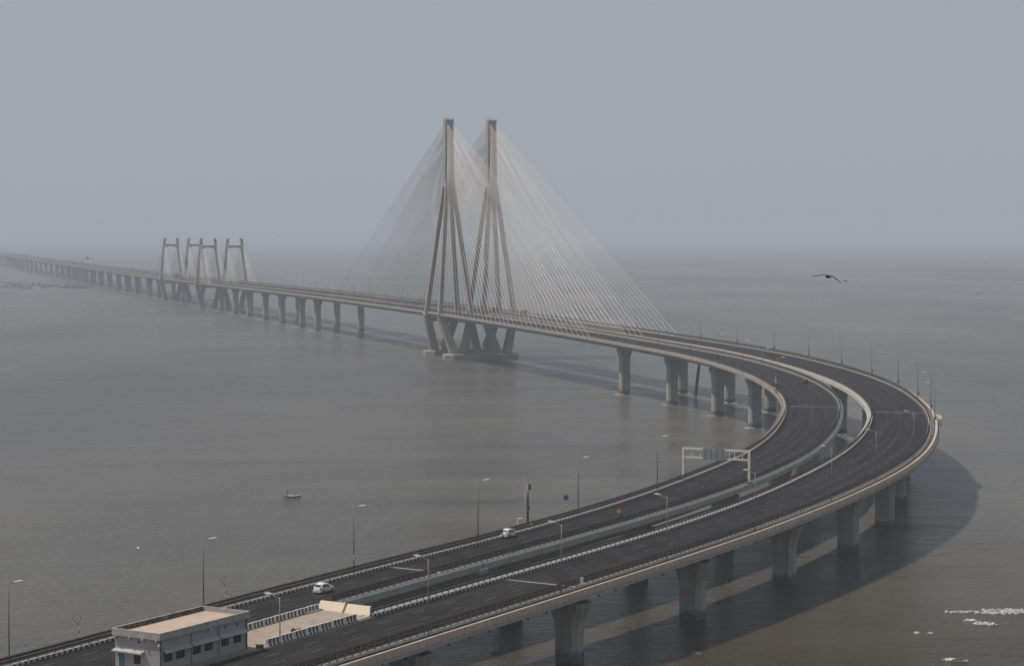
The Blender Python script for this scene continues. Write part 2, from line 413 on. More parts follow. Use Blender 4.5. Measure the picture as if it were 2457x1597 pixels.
# haze: one closed box of even air round everything
mb = MB(); mb.bb(-62000, 62000, -4000, 62000, -1.5, 138)
hz = mb.mesh('haze', [])
hm = bpy.data.materials.new('haze_air'); hm.use_nodes = True
hn = hm.node_tree.nodes; hl = hm.node_tree.links
hn.remove(hn['Principled BSDF'])
pv = hn.new('ShaderNodeVolumePrincipled')
pv.inputs['Color'].default_value = (.59, .645, .735, 1)
pv.inputs['Density'].default_value = HAZE_DENSITY
pv.inputs['Anisotropy'].default_value = .0
hl.new(pv.outputs[0], hn['Material Output'].inputs['Volume'])
hz.materials.append(hm)
tag(link('haze', hz), 'pale grey haze over the sea', None, None, 'stuff')

# ------------------------------------------------------------------ piers
U = 12
def pier_section(a, b, z, groove=True):
    """a = half size along the bridge (x), b = half size across (y)"""
    c = .75
    q = [(-a + c, -b), (-.5, -b), (-.35, -b + .12), (.35, -b + .12), (.5, -b), (a - c, -b), (a, -b + c), (a, -.6), (a - .12, -.45), (a - .12, .45), (a, .6), (a, b - c),
         (a - c, b), (.5, b), (.35, b - .12), (-.35, b - .12), (-.5, b), (-a + c, b), (-a, b - c), (-a, .6), (-a + .12, .45), (-a + .12, -.45), (-a, -.6), (-a, -b + c)]
    return [(x, y, z) for x, y in q]
mb = MB(); mb.loft([pier_section(1.7, 2.1, 0), pier_section(1.7, 2.1, 1)]); SHAFT = mb.mesh('shaft', 'pier')
mb = MB()
secs = []
for t in np.linspace(0, 1, 9): secs.append(pier_section(1.7 + .25 * t, 2.1 + 1.05 * t ** 2.1, -5.2 + 4.0 * t))
secs.append(pier_section(1.95, 3.15, -.35))
mb.loft(secs); CAP = mb.mesh('pier_cap', 'pier')
mb = MB(); mb.bb(-.7, .7, -.7, .7, -.36, .02)
BEARING = mb.mesh('bearing', 'spout')
mb = MB()
ring = [];
for k in range(28):
    t = 2 * math.pi * k / 28; r = 2.5 + random.uniform(-.2, .5); ring.append((r * 1.0 * math.cos(t), r * 1.15 * math.sin(t), .03))
inner = [(x * .72, y * .72, .14) for x, y, z in ring]
mb.loft([ring, inner], caps=False)
FOAM_RING = mb.mesh('foam_ring', 'foam')
PIER_SOFFIT = 2.95
def pier(tr, y, label, group):
    q = tr.sY(y); P, T, N, hw = tr.at(q); off = -.35 if tr is L else (2.4 if y < 500 else .75)
    P = P + N * off
    h = P.z - PIER_SOFFIT
    o = thing('bridge_pier', (P.x, P.y, 0), tr.ang(q), label, 'pier', group)
    a = link('shaft', SHAFT, o); a.location.z = -3; a.scale.z = h - 5.2 + 3 + .01
    b = link('pier_cap', CAP, o); b.location.z = h
    for v in (-2.2, 2.2): c = link('bearing', BEARING, b); c.location.y = v
    return o
# spans
def ys_by_length(tr, y_from, y_to, step):
    a, b = tr.sY(y_from), tr.sY(y_to); n = max(1, round(abs(b - a) / step))
    return [float(np.interp(a + (b - a) * k / n, tr.s, tr.Y)) for k in range(n + 1)]
L_NEAR = [float(np.interp(L.sY(719) - 47.5 * k, L.s, L.Y)) for k in range(1, 12)]
L_PIERS_CURVE = [869, 816, 767, 719] + [y for y in L_NEAR if y > 250]
L_PIERS_MID = [1441, 1491, 1559, 1621, 1688, 1747, 1815]
L_PIERS_FAR = [2178, 2243, 2347, 2434, 2511] + list(np.arange(2600, 4690, 92))
RN = [float(np.interp(R.near(x, y + 1.5)[0], R.s, R.Y)) for x, y in ((106.7, 652.6), (85.5, 472.4), (72.2, 436.3), (53.6, 396.5), (31.9, 359), (9.5, 322.8))]
R_PIERS_CURVE = [874, 826, 782, 740, 697, RN[0], 607, 561, 517] + RN[1:] + [RN[-1] - 37, RN[-1] - 74]
R_PIERS_MID = [1426, 1496, 1560, 1625, 1690, 1752, 1818]
R_PIERS_FAR = [2184, 2250, 2355, 2441, 2518] + list(np.arange(2607, 4690, 92))
for tr, lst, side in ((L, L_PIERS_CURVE, 'left'), (R, R_PIERS_CURVE, 'right')):
    for k, y in enumerate(lst):
        pier(tr, y, f'{ORD[k]} concrete pier under the {side} carriageway, counting from the tall pylons towards the viewer', 'flared piers of the curve')
for tr, lst, side in ((L, L_PIERS_MID, 'near'), (R, R_PIERS_MID, 'far')):
    for k, y in enumerate(lst):
        pier(tr, y, f'{ORD[k]} {side}-row pier beyond the tall pylons, counting towards the small portal towers', 'piers between the pylons and the portal towers')
for tr, lst, side in ((L, L_PIERS_FAR, 'near'), (R, R_PIERS_FAR, 'far')):
    for k, y in enumerate(lst):
        pier(tr, y, f'{ORD[k]} {side}-row pier past the portal towers, fading into the haze on the left', 'hazy piers at the far left')

# ------------------------------------------------------------------ the two bridge decks
LP = L.at(L.sY(300))[0]; RP = R.at(R.sY(300))[0]
deckL = thing('bridge_deck', (LP.x, LP.y, LP.z), 0, 'left carriageway deck of the sea bridge carrying the two white cars', 'bridge deck', 'twin bridge decks')
deckR = thing('bridge_deck', (RP.x, RP.y, RP.z), 0, 'right carriageway deck of the sea bridge, empty and nearest the viewer', 'bridge deck', 'twin bridge decks')
YB0 = float(np.interp(L.sE('r', .3, 303.5), L.s, L.Y)); YC0 = float(np.interp(R.sE('l', .3, 296.2), R.s, R.Y))         # where the inner edge rails begin (median platform before them)
def girders(tr, deck, ol, orr, piers, mid_ys):
    cuts = sorted(set([162] + [y for y in piers] + mid_ys + [4695]))
    ctr = (orr - ol) / 2
    for a, b in zip(cuts[:-1], cuts[1:]):
        st = stations_v(tr, a + (0.06 if a > 170 else 0), b - .06)
        prof = [('l', ol, -.10), ('l', ol, -.62), ('c', ctr - 4.6, -.95), ('c', ctr - 3.3, -2.9), ('c', ctr + 3.3, -2.9), ('c', ctr + 4.6, -.95), ('r', orr, -.62), ('r', orr, -.10)]
        sweep(tr, st, prof).build('girder', 'concrete', deck, world_space=True)
girders(L, deckL, 1.7, 1.0, L_PIERS_CURVE + L_PIERS_MID + L_PIERS_FAR, [1000, 1127, 1260, 1882, 1985, 2098])
girders(R, deckR, 1.4, 2.2, R_PIERS_CURVE + R_PIERS_MID + R_PIERS_FAR, [1000, 1134, 1270, 1889, 1990, 2105])

def road(tr, deck):
    st = stations_v(tr, 162, 4695); mb = MB(); uvs = []
    secs = []
    for q in st:
        P, T, N, hw = tr.at(q)
        secs.append([P - N * (hw + .02), P, P + N * (hw + .02)]); uvs.append([(-hw, q), (0, q), (hw, q)])
    mb.loft(secs, closed=False, caps=False)
    o = mb.build('road_surface', 'asphalt', deck, world_space=True, recalc=False)
    me = o.data; uvl = me.uv_layers.new(name='UVMap'); flat = [u for r in uvs for u in r]
    for lp in me.loops: uvl.data[lp.index].uv = flat[lp.vertex_index]
    me.flip_normals() if me.polygons[0].normal.z < 0 else None
    return o
road(L, deckL); road(R, deckR)

def kerb(tr, deck, side, y0, y1, painted_to=560):
    mb = MB(); a, b = tr.sY(y0), tr.sY(min(y1, painted_to)); n = int((b - a) / .52)
    d = [('in', 0.0, -.08), (.06, .40), (.34, .40), (.36, -.08)]
    def row(q):
        P, T, N, hw = tr.at(q); sg = -1 if side == 'l' else 1
        return [P + N * sg * (hw + o) + Vector((0, 0, z)) for o, z in ((0, -.05), (.0, .36), (.04, .42), (.15, .42), (.22, -.05))]
    rows = [row(a + (b - a) * k / n) for k in range(n + 1)]
    for k in range(n):
        r0, r1 = rows[k], rows[k + 1]
        for j in range(4):
            mb.add([r0[j], r0[j + 1], r1[j + 1], r1[j]], [(0, 1, 2, 3)], (k % 2) if j == 0 else 0)
    o = mb.build('kerb', ['white', 'black'], deck, world_space=True)
    if y1 > painted_to:
        st = [q for q in stations_v(tr, painted_to, y1)]
        s1 = 'l' if side == 'l' else 'r'
        sweep(tr, st, [(s1, 0, -.05), (s1, 0, .36), (s1, .04, .42), (s1, .15, .42), (s1, .22, -.05)]).build('kerb', 'edgec', deck, world_space=True)
kerb(L, deckL, 'l', 165, 4690); kerb(L, deckL, 'r', YB0, 4690); kerb(R, deckR, 'l', YC0, 4690); kerb(R, deckR, 'r', 165, 4690)

def strip(tr, deck, name, side, o0, o1, z0, z1, m, y0=165, y1=4690):
    return sweep(tr, stations_v(tr, y0, y1), [(side, o0, z0), (side, o0, z1), (side, o1, z1), (side, o1, z0)]).build(name, m, deck, world_space=True)
# left edge of the left carriageway: walkway and outer upstand
strip(L, deckL, 'walkway', 'l', .362, 1.5, -.099, .16, 'tanwalk')
strip(L, deckL, 'edge_upstand', 'l', 1.502, 1.72, -.66, .34, 'edgec')
# inner edge of the left carriageway: pale fascia
strip(L, deckL, 'edge_fascia', 'r', .362, 1.02, -.85, .24, 'fascia', YB0 - 6)
# inner edge of the right carriageway
strip(R, deckR, 'walkway', 'l', .362, 1.2, -.099, .16, 'concrete', YC0 - 4)
strip(R, deckR, 'edge_fascia', 'l', 1.202, 1.42, -1.0, .26, 'lightc', YC0 - 4)
# outer edge of the right carriageway
strip(R, deckR, 'walkway', 'r', .362, 1.9, -.099, .10, 'concrete')
strip(R, deckR, 'edge_upstand', 'r', 1.902, 2.22, -.80, .30, 'tan')
strip(R, deckR, 'service_ledge', 'r', 1.9, 2.75, -1.08, -.803, 'fascia')
# service pipe along the outer walkway
sweep(R, stations_v(R, 165, 900), [('r', 1.15, .14), ('r', 1.15, .40), ('r', 1.4, .40), ('r', 1.4, .14)]).build('service_pipe', 'rail', deckR, world_space=True)
# drain spouts under the ledge
mb = MB(); mb.tube((0, 0, 0), (0, 0, -.45), .2, .17, 8); mb.bb(-.24, .24, -.24, .24, -.06, .03); SPOUT = mb.mesh('drain_spout', 'spout')
for k, q in enumerate(np.arange(R.sY(200), R.sY(620), 5.2)):
    o = link('drain_spout', SPOUT, deckR); o.location = R.p(q, 'r', 2.35, -1.09) - deckR.location; o.rotation_euler.z = R.ang(q)
for k, q in enumerate(np.arange(R.sY(640), R.sY(830), 5.2)):
    o = link('drain_spout', SPOUT, deckR); o.location = R.p(q, 'l', 1.1, -1.05) - deckR.location

# lane markings: faded dashes, each a thin sheet of paint
def dashes(tr, deck, y0, y1, n_lanes):
    a, b = tr.sY(y0), tr.sY(y1); k = 0; near = MB(); far = MB()
    me_cache = []
    q = a
    while q < b - 3:
        for j in range(1, n_lanes):
            rows = []
            for t in (0, 1.5, 3.0):
                P, T, N, hw = tr.at(q + t + (j % 2) * 3.1); c = -hw + 2 * hw * j / n_lanes
                rows.append([P + N * (c - .06) + Vector((0, 0, .006)), P + N * (c + .06) + Vector((0, 0, .006))])
            far.loft(rows, closed=False, caps=False)
        q += 8.4
    o = far.build('lane_marking', 'marking', deck, world_space=True, recalc=False); o['kind'] = 'stuff'
    for side in ('l', 'r'):
        mb = sweep(tr, stations_v(tr, y0, 1100), [(side, -.42, .006), (side, -.30, .006)], closed=False)
        mb.build('edge_line', 'marking', deck, world_space=True, recalc=False)
dashes(L, deckL, 165, 1400, 4); dashes(R, deckR, 165, 1400, 4)
# expansion joints across the road
def joint(tr, deck, y):
    q = tr.sY(y); mb = MB()
    rows = [[tr.p(q + t, 'l', -.05, .008), tr.p(q + t, 'r', -.05, .008)] for t in (-.35, .35)]
    mb.loft(rows, closed=False, caps=False); mb.build('expansion_joint', 'joint', deck, world_space=True, recalc=False)
for y in (333.5, 590, 869): joint(L, deckL, y)
for y in (322, 574, 826): joint(R, deckR, y)

# ------------------------------------------------------------------ guard rails
mb = MB(); mb.bb(-.06, .06, -.08, .08, 0, 1.0); mb.bb(-.12, .12, -.14, .14, 0, .04); POST = mb.mesh('post', 'post')
def guard_rail(tr, side, y0, y1, label, off=.24):
    q0 = tr.sY(y0); P0 = tr.p(q0, side, off, .42)
    g = thing('guard_rail', P0, 0, label, 'guard rail', 'dark steel guard rails along the carriageways')
    st = stations_v(tr, y0, y1)
    sg = -1
    for z0, z1 in ((.30, .64), (.74, 1.10)):
        sweep(tr, st, [(side, off - .09, .42 + z0), (side, off - .16, .42 + z0 + (z1 - z0) * .5), (side, off - .09, .42 + z1), (side, off - .06, .42 + z1), (side, off - .06, .42 + z0)]).build('rail', 'rail', g, world_space=True)
    b = min(tr.sY(y1), tr.sY(900)); qs = list(np.arange(q0, b, 1.65))
    k300 = [q for q in qs if tr.sY(235) < q][:290]
    for q in k300:
        o = link('post', POST, g); o.location = tr.p(q, side, off, .42) - P0; o.rotation_euler.z = tr.ang(q)
    rest = [q for q in qs if q > (k300[-1] if k300 else 0)]
    mb = MB()
    for q in rest + list(np.arange(b, min(tr.sY(y1), tr.sY(2200)), 3.3)):
        P = tr.p(q, side, off, .92); mb.box(P, (.12, .16, 1.0), Matrix.Rotation(tr.ang(q), 3, 'Z'))
    o = mb.build('post', 'post', g, world_space=True, recalc=False); o['kind'] = 'stuff'
guard_rail(L, 'l', 165, 4690, 'dark guard rail along the seaward left edge of the left carriageway')
guard_rail(L, 'r', YB0, 4690, 'dark guard rail on the inner edge of the left carriageway above the gap')
guard_rail(R, 'l', YC0, 4690, 'dark guard rail on the inner edge of the right carriageway beside the gap')
guard_rail(R, 'r', 165, 4690, 'dark guard rail along the outer edge of the right carriageway, nearest the viewer')

def hand_rail(tr, side, off, base, hts, y0, y1, step, r, m, label, top=1.05):
    q0 = tr.sY(y0); P0 = tr.p(q0, side, off, base)
    g = thing('hand_rail', P0, 0, label, 'hand rail')
    st = stations_v(tr, y0, y1)
    for h in hts:
        sweep(tr, st, [(side, off - r, base + h - r), (side, off + r, base + h - r), (side, off + r, base + h + r), (side, off - r, base + h + r)]).build('rail', m, g, world_space=True)
    mb = MB(); mb.bb(-r, r, -r, r, 0, top); P1 = mb.mesh('post', m)
    qs = list(np.arange(q0, tr.sY(min(y1, 900)), step)); near = qs[:290]
    for q in near:
        o = link('post', P1, g); o.location = tr.p(q, side, off, base) - P0
    mb = MB()
    for q in qs[290:] + list(np.arange(tr.sY(900), tr.sY(min(y1, 1500)), 4)): mb.box(tr.p(q, side, off, base + top / 2), (2 * r, 2 * r, top))
    if mb.v:
        o = mb.build('post', m, g, world_space=True, recalc=False); o['kind'] = 'stuff'
hand_rail(R, 'r', 2.68, -.80, (.38, .72, 1.04), 235, 4000, 1.9, .03, 'rust', 'thin rusty pipe railing on the service ledge of the right carriageway')
hand_rail(L, 'l', 1.61, .34, (.45, .85), 235, 4000, 2.2, .022, 'post', 'thin pipe railing outside the left carriageway over the open sea', .88)

# ------------------------------------------------------------------ the tall cable-stayed pylons
def frame_at(tr, y):
    q = tr.sY(y); P, T, N, hw = tr.at(q); return q, P, T, N
CABLE_U = None
mb = MB(); mb.tube((0, 0, 0), (0, 0, 1), 1, 1, 6); CABLE = mb.mesh('stay_cable', 'cable', smooth=True)
def cable(p0, p1, r, parent, mtx_inv):
    o = link('stay_cable', CABLE, parent)
    a = mtx_inv @ p0; b = mtx_inv @ p1; d = b - a
    o.rotation_mode = 'QUATERNION'; o.rotation_quaternion = d.to_track_quat('Z', 'Y'); o.location = a; o.scale = (r, r, d.length)
    return o
PCAP = 3.0
def pylon(tr, y, label):
    q, P, T, N = frame_at(tr, y)
    rz = math.atan2(T.y, T.x)
    o = thing('cable_pylon', (P.x, P.y, PCAP), rz, label, 'pylon', 'tall twin pylons')
    zd = P.z - PCAP       # road level in local coords; x along, y to the left (-N)
    top = 128 - PCAP; zs = 92 - PCAP
    fu, fv = 13.6, 8.75   # leg feet at deck level
    bu, bv = 19.5, 2.6
    for su in (-1, 1):
        for sv in (-1, 1):
            mb = MB(); mb.beam((su * fu, sv * fv, zd - .6), (su * 2.35, sv * 1.45, zs + 3), (1, 0, 0), 2.7, 2.4, 2.2, 2.0)
            mb.build('upper_leg', 'pylon', o)
            mb = MB(); mb.beam((su * bu, sv * bv, 0), (su * fu, sv * fv, zd - .62), (1, 0, 0), 4.2, 4.6, 3.7, 3.5)
            mb.build('lower_leg', 'pylon', o)
        mb = MB()   # cross beam under the deck, haunched
        n = 10; secs = []
        for k in range(n + 1):
            v = -fv + 2 * fv * k / n; d = 1.5 + 1.5 * abs(v / fv) ** 2
            secs.append([(su * fu - 1.4, v, zd - 3.0), (su * fu + 1.4, v, zd - 3.0), (su * fu + 1.4, v, zd - 3.0 - d), (su * fu - 1.4, v, zd - 3.0 - d)])
        mb.loft(secs); mb.build('cross_beam', 'pylon', o)
    # head: two fused shafts with a groove, cast in lifts
    for sv in (-1, 1):
        mb = MB(); z = zs; k = 0
        while z < top - .5:
            z2 = min(z + 3.0, top); t = (z - zs) / (top - zs)
            w = 2.3 - .2 * t
            mb.beam((0, sv * (1.42 - .12 * t), z), (0, sv * (1.42 - .12 * (z2 - zs) / (top - zs)), z2 - .14), (1, 0, 0), 4.8 - .5 * t, w, ch=.1)
            mb.beam((0, sv * (1.42 - .12 * t), z2 - .14), (0, sv * (1.42 - .12 * t), z2), (1, 0, 0), 4.6 - .5 * t, w - .16, ch=.1)
            z = z2
        mb.build('head_shaft', 'pylon', o)
    mb = MB(); mb.bb(-2.0, 2.0, -.5, .5, zs - 2, top - .8); mb.build('head_web', 'concrete', o)
    mb = MB()
    mb.bb(-2.1, 2.1, -2.3, 2.3, top - .9, top + .15)
    for sx, sy in ((-2.1, -2.3), (2.1, -2.3), (-2.1, 2.3), (2.1, 2.3)): mb.bb(sx - .12, sx + .12, sy - .12, sy + .12, top, top + 1.2)
    mb.build('cap_block', 'concrete', o)
    mb = MB(); mb.tube((.4, 0, top), (.4, 0, top + 3.2), .12, .06, 6); mb.tube((-.9, 1, top), (-.9, 1, top + 1.8), .1, .05, 6); mb.build('antenna', 'pole', o)
    # stays: two planes, both directions
    inv = Matrix.Translation(Vector((P.x, P.y, PCAP))) @ Matrix.Rotation(rz, 4, 'Z'); inv = inv.inverted()
    NC = 33
    for su in (-1, 1):
        for sv in ('l', 'r'):
            for k in range(NC):
                t = k / (NC - 1); u = 19 + (250 - 19) * t
                qa = q + su * u; A = tr.p(qa, sv, .95, .1)
                zt = 97 + 29 * t ** .8
                B = P + T * su * 2.4 + N * (1.5 if sv == 'r' else -1.5); B.z = zt
                cable(A, B, .078, o, inv)
    # cable anchor blocks along the deck edges: sleeves
    return o
pylon(L, 1127, 'left of the two tall concrete pylons, standing astride the near carriageway')
pylon(R, 1134, 'right of the two tall concrete pylons, standing astride the far carriageway')
# shared pile caps
qL, PL, TL, NL = frame_at(L, 1127)
for su, lab in ((-1, 'long low pile cap in the sea under the front legs of both tall pylons'), (1, 'long low pile cap in the sea under the rear legs of both tall pylons')):
    c = PL + NL * 12 + TL * su * 19.5
    mb = MB(); a, b, ch = 6.2, 20.5, 4.0
    def oc(s, z): return [(x * s, y * s, z) for x, y in ((-a, -b + ch), (-a + ch, -b), (a - ch, -b), (a, -b + ch), (a, b - ch), (a - ch, b), (-a + ch, b), (-a, b - ch))]
    mb.loft([oc(1, -4), oc(1, PCAP - .5), oc(.985, PCAP - .2), oc(.97, PCAP)])
    o = mb.build('pile_cap', 'pylon'); o.location = (c.x, c.y, 0); o.rotation_euler.z = math.atan2(TL.y, TL.x)
    tag(o, lab, 'pile cap', 'pile caps of the tall pylons')

# ------------------------------------------------------------------ the small portal towers of the far cable-stayed bridge
def portal(tr, y, label):
    q, P, T, N = frame_at(tr, y); rz = math.atan2(T.y, T.x)
    o = thing('portal_tower', (P.x, P.y, 0), rz, label, 'tower', 'four small portal towers in the haze')
    zd = P.z; top = 61.5; f = 10.6; tp = 6.3; bs = 4.8
    for sv in (-1, 1):
        mb = MB(); mb.beam((0, sv * f, zd - .6), (0, sv * tp, top), (1, 0, 0), 3.6, 2.6, 3.2, 2.3)
        mb.loft([[(-1.6, sv * tp - 1.15, top), (1.6, sv * tp - 1.15, top), (1.6, sv * tp + 1.15, top), (-1.6, sv * tp + 1.15, top)],
                 [(-1.5, sv * (tp - .25) - (.9 if sv > 0 else .2), top + 1.4), (1.5, sv * (tp - .25) - (.9 if sv > 0 else .2), top + 1.4), (1.5, sv * (tp - .25) + (.2 if sv > 0 else .9), top + 1.0), (-1.5, sv * (tp - .25) + (.2 if sv > 0 else .9), top + 1.0)]])
        mb.build('upper_leg', 'pylon', o)
        mb = MB(); mb.beam((0, sv * bs, -3), (0, sv * f, zd - .62), (1, 0, 0), 4.8, 4.6, 4.2, 3.6); mb.build('lower_leg', 'pylon', o)
        inv = (Matrix.Translation(Vector((P.x, P.y, 0))) @ Matrix.Rotation(rz, 4, 'Z')).inverted()
        for su in (-1, 1):
            for k in range(11):
                t = k / 10; A = tr.p(q + su * (12 + 52 * t), 'l' if sv > 0 else 'r', .9, .1)
                z = 42 + 16 * t; lat = f + (tp - f) * (z - zd) / (top - zd)
                B = P + T * su * 1.6 - N * sv * lat; B.z = z
                cable(A, B, .078, o, inv)
    n = 12; secs = []
    for k in range(n + 1):
        v = -tp - .3 + 2 * (tp + .3) * k / n; d = 1.9 + 1.3 * abs(v / tp) ** 2
        secs.append([(-1.2, v, 56.2), (1.2, v, 56.2), (1.2, v, 56.2 - d), (-1.2, v, 56.2 - d)])
    mb = MB(); mb.loft(secs); mb.build('cross_beam', 'pylon', o)
    mb = MB(); mb.bb(-1.4, 1.4, -f, f, zd - 4.6, zd - 2.95); mb.build('deck_beam', 'pylon', o)
portal(L, 2098, 'leftmost of the four small portal towers on the far bridge')
portal(R, 2105, 'second from left of the four small portal towers, behind the third')
portal(L, 1882, 'third from left of the four small portal towers, with its lower legs nearest')
portal(R, 1889, 'rightmost of the four small portal towers on the far bridge')

# ------------------------------------------------------------------ street lamps
def lamp_proto(pole_m, box, head_m='lamp'):
    o = bpy.data.objects.new('street_lamp', None)
    parts = []
    mb = MB(); mb.tube((0, 0, 0), (0, 0, 10.6), .10, .06, 8); mb.bb(-.22, .22, -.22, .22, 0, .12)
    parts.append(('pole', mb.mesh('pole', pole_m, True)))
    mb = MB(); mb.tube((0, 0, 10.45), (0, -1.5, 10.85), .05, .04, 6); mb.tube((-.25, -1.25, 10.8), (.25, -1.25, 10.8), .04, .04, 6)
    parts.append(('arm', mb.mesh('arm', pole_m)))
    for sx in (-.27, .27):
        mb = MB(); secs = []
        for t, w, h in ((0, .10, .06), (.12, .17, .11), (.6, .19, .12), (.95, .15, .09), (1.1, .05, .03)):
            c = Vector((sx, -1.2 - t, 10.82 + t * .16))
            secs.append([c + Vector((w * math.cos(a), 0, h * math.sin(a) * (1 if math.sin(a) > 0 else .6))) for a in [2 * math.pi * k / 10 for k in range(10)]])
        mb.loft(secs); parts.append(('lamp_head', mb.mesh('lamp_head', head_m, True)))
    if box:
        mb = MB(); mb.bb(-.22, .22, .08, .42, 1.3, 2.1); parts.append(('control_box', mb.mesh('control_box', 'pole')))
    return parts
PROTO = {'near': lamp_proto('pole', False), 'right': lamp_proto('polelight', False, 'lampdull'), 'far': lamp_proto('pole', True)}
def lamp(tr, side, q, kind, label, group, off, dz):
    P = tr.p(q, side, off, dz); a = tr.ang(q)
    # local -y must point to the road: on the left edge the road lies to the right (N)
    rz = a if side == 'l' else a + math.pi
    o = thing('street_lamp', P, rz, label, 'street lamp', group)
    for nm, me in PROTO[kind]: link(nm, me, o)
    return o
gA = 'street lamps on the seaward edge of the left carriageway'
for k, xy in enumerate(((-63.3, 264), (-44, 298.2), (-24.8, 329.9), (-5.7, 360.1), (13.2, 390.8), (30.3, 424.8))):
    lab = ['leftmost street lamp, at the left edge of the picture', 'street lamp rising behind the flat-roofed building', 'street lamp with a round white sign on its pole',
           'street lamp on the left edge between the sign lamp and the antenna mast', 'street lamp beside the round blue sign', 'faint street lamp just left of the overhead gantry'][k]
    lamp(L, 'l', L.near(*xy)[0], 'near', lab, gA, 1.05, .16)
gD = 'street lamps on the outer edge of the right carriageway'
for k, xy in enumerate(((-31.4, 256), (-12, 282.1), (7.1, 315.5), (25.1, 344.5), (43.9, 374.1), (61.9, 410.1), (76.6, 438), (94, 474))):
    lab = ['street lamp in front of the median barriers, its base out of frame'] + [f'{ORD[j]} street lamp along the near outer rail, counting right from the median barriers' for j in range(0, 7)]
    lamp(R, 'r', R.near(*xy)[0] - (3.0 if k > 1 else 0), 'right', lab[k], gD, 1.0, .10)
gE = 'street lamps round the outside of the curve'
y = 560; k = 0; q = R.sY(545)
while q < R.sY(1080):
    lamp(R, 'r', q, 'far', f'{ORD[k]} lamp round the outer rail of the bend, counting away from its rightmost point', gE, 1.5, .10); q += 38 if k else 30; k += 1
gF = 'street lamps on the inside of the curve'
q = L.sY(628); k = 0
while q < L.sY(1080):
    lamp(L, 'l', q, 'near', f'{ORD[k]} lamp along the inside rail, counting from the tight bend towards the pylons', gF, 1.05, .16); q += 37; k += 1
gG = 'hazy street lamps on the far straight'
for tr, side, nm, kind in ((L, 'l', 'near', 'near'), (R, 'r', 'far', 'far')):
    q = tr.sY(1180); k = 0
    while q < tr.sY(3300) and k < 44:
        lamp(tr, side, q, kind, f'{ORD[k]} hazy street lamp beyond the pylons on the {nm} edge, counting leftwards', gG, 1.05, .16); q += 44; k += 1
# ------------------------------------------------------------------ median platform, barriers
def bq(y): return L.sY(y), R.sY(y)
ys = np.linspace(170, float(np.interp(L.sE('r', 0, 301.8), L.s, L.Y)) - 1.5, 34); secs = []
for y in ys:
    a = L.p(L.sY(y + 1.5), 'r', .0, .05)
    # partner point straight across
    P, T, N, hw = L.at(L.sY(y + 1.5))
    best = min((R.p(R.sY(yy), 'l', 0.0, .05) for yy in np.arange(y - 14, y + 8, .25)), key=lambda v: abs((v - P).dot(T)))
    secs.append([a, best, best - Vector((0, 0, .45)), a - Vector((0, 0, .45))])
mb = MB(); mb.loft(secs)
tag(mb.build('median_pavement', 'paving'), 'tan paved median platform between the carriageways', None, None, 'structure')
END_A, END_B = secs[-1][0], secs[-1][1]

def jersey(length, prof, stripes):
    """concrete barrier, x along; alternating painted stripes as faces"""
    mb = MB(); n = stripes if stripes else 1
    for k in range(n):
        x0 = -length / 2 + length * k / n; x1 = -length / 2 + length * (k + 1) / n
        for j in range(len(prof) - 1):
            (y0, z0), (y1, z1) = prof[j], prof[j + 1]
            topface = abs(z0 - z1) < 1e-6
            mb.add([(x0, y0, z0), (x1, y0, z0), (x1, y1, z1), (x0, y1, z1)], [(0, 1, 2, 3)], 0 if (topface or k % 2 == 0) else 1)
    for x in (-length / 2, length / 2):
        mb.add([(x, y, z) for y, z in prof], [tuple(range(len(prof)))], 0)
    return mb
PROF = [(-.38, 0), (-.36, .14), (-.17, .40), (-.12, 1.0), (.12, 1.0), (.17, .40), (.36, .14), (.38, 0)]
JB = jersey(2.75, PROF, 7).mesh('barrier_body', ['white', 'black'])
def barrier_row(p0, p1, n, where, z):
    d = (p1 - p0); 
    for k in range(n):
        c = p0 + d * ((k + .5) / n); c.z = z(c.y)
        o = link('concrete_barrier', JB); o.location = c
        o.rotation_euler.z = math.atan2(d.y, d.x) + random.uniform(-.035, .035)
        tag(o, f'{ORD[k]} black and white striped concrete barrier from the building in the {where} row', 'barrier', 'striped concrete barriers round the median')
zz = lambda y: float(np.interp(y, *zip(*ZK))) + .06
pa = L.p(L.sE('r', .35, 285.0), 'r', .35); pb = L.p(L.sE('r', .35, 300.6), 'r', .35)
barrier_row(pa, pb, 7, 'upper', zz)
pa = R.p(R.sE('l', .4, 276.3), 'l', .40); pb = R.p(R.sE('l', .4, 293.5), 'l', .40)
barrier_row(pa, pb, 7, 'lower', zz)
# two cream blocks closing the platform end
dE = (END_B - END_A); ln = dE.length; ang = math.atan2(dE.y, dE.x)
CP = [(-1.0, 0), (-.95, .16), (-.12, 1.3), (.12, 1.3), (.3, .16), (.32, 0)]
BL = jersey(ln * .455, CP, 0).mesh('block_body', 'cream')
for t, nm in ((.235, 'left'), (.735, 'right')):
    o = link('end_barrier', BL); c = END_A + dE * t; o.location = (c.x, c.y, zz(c.y)); o.rotation_euler.z = ang
    # slope faces the platform (towards -T)
    tag(o, f'{nm} of the two cream concrete blocks closing the median platform', 'barrier', 'cream end blocks')

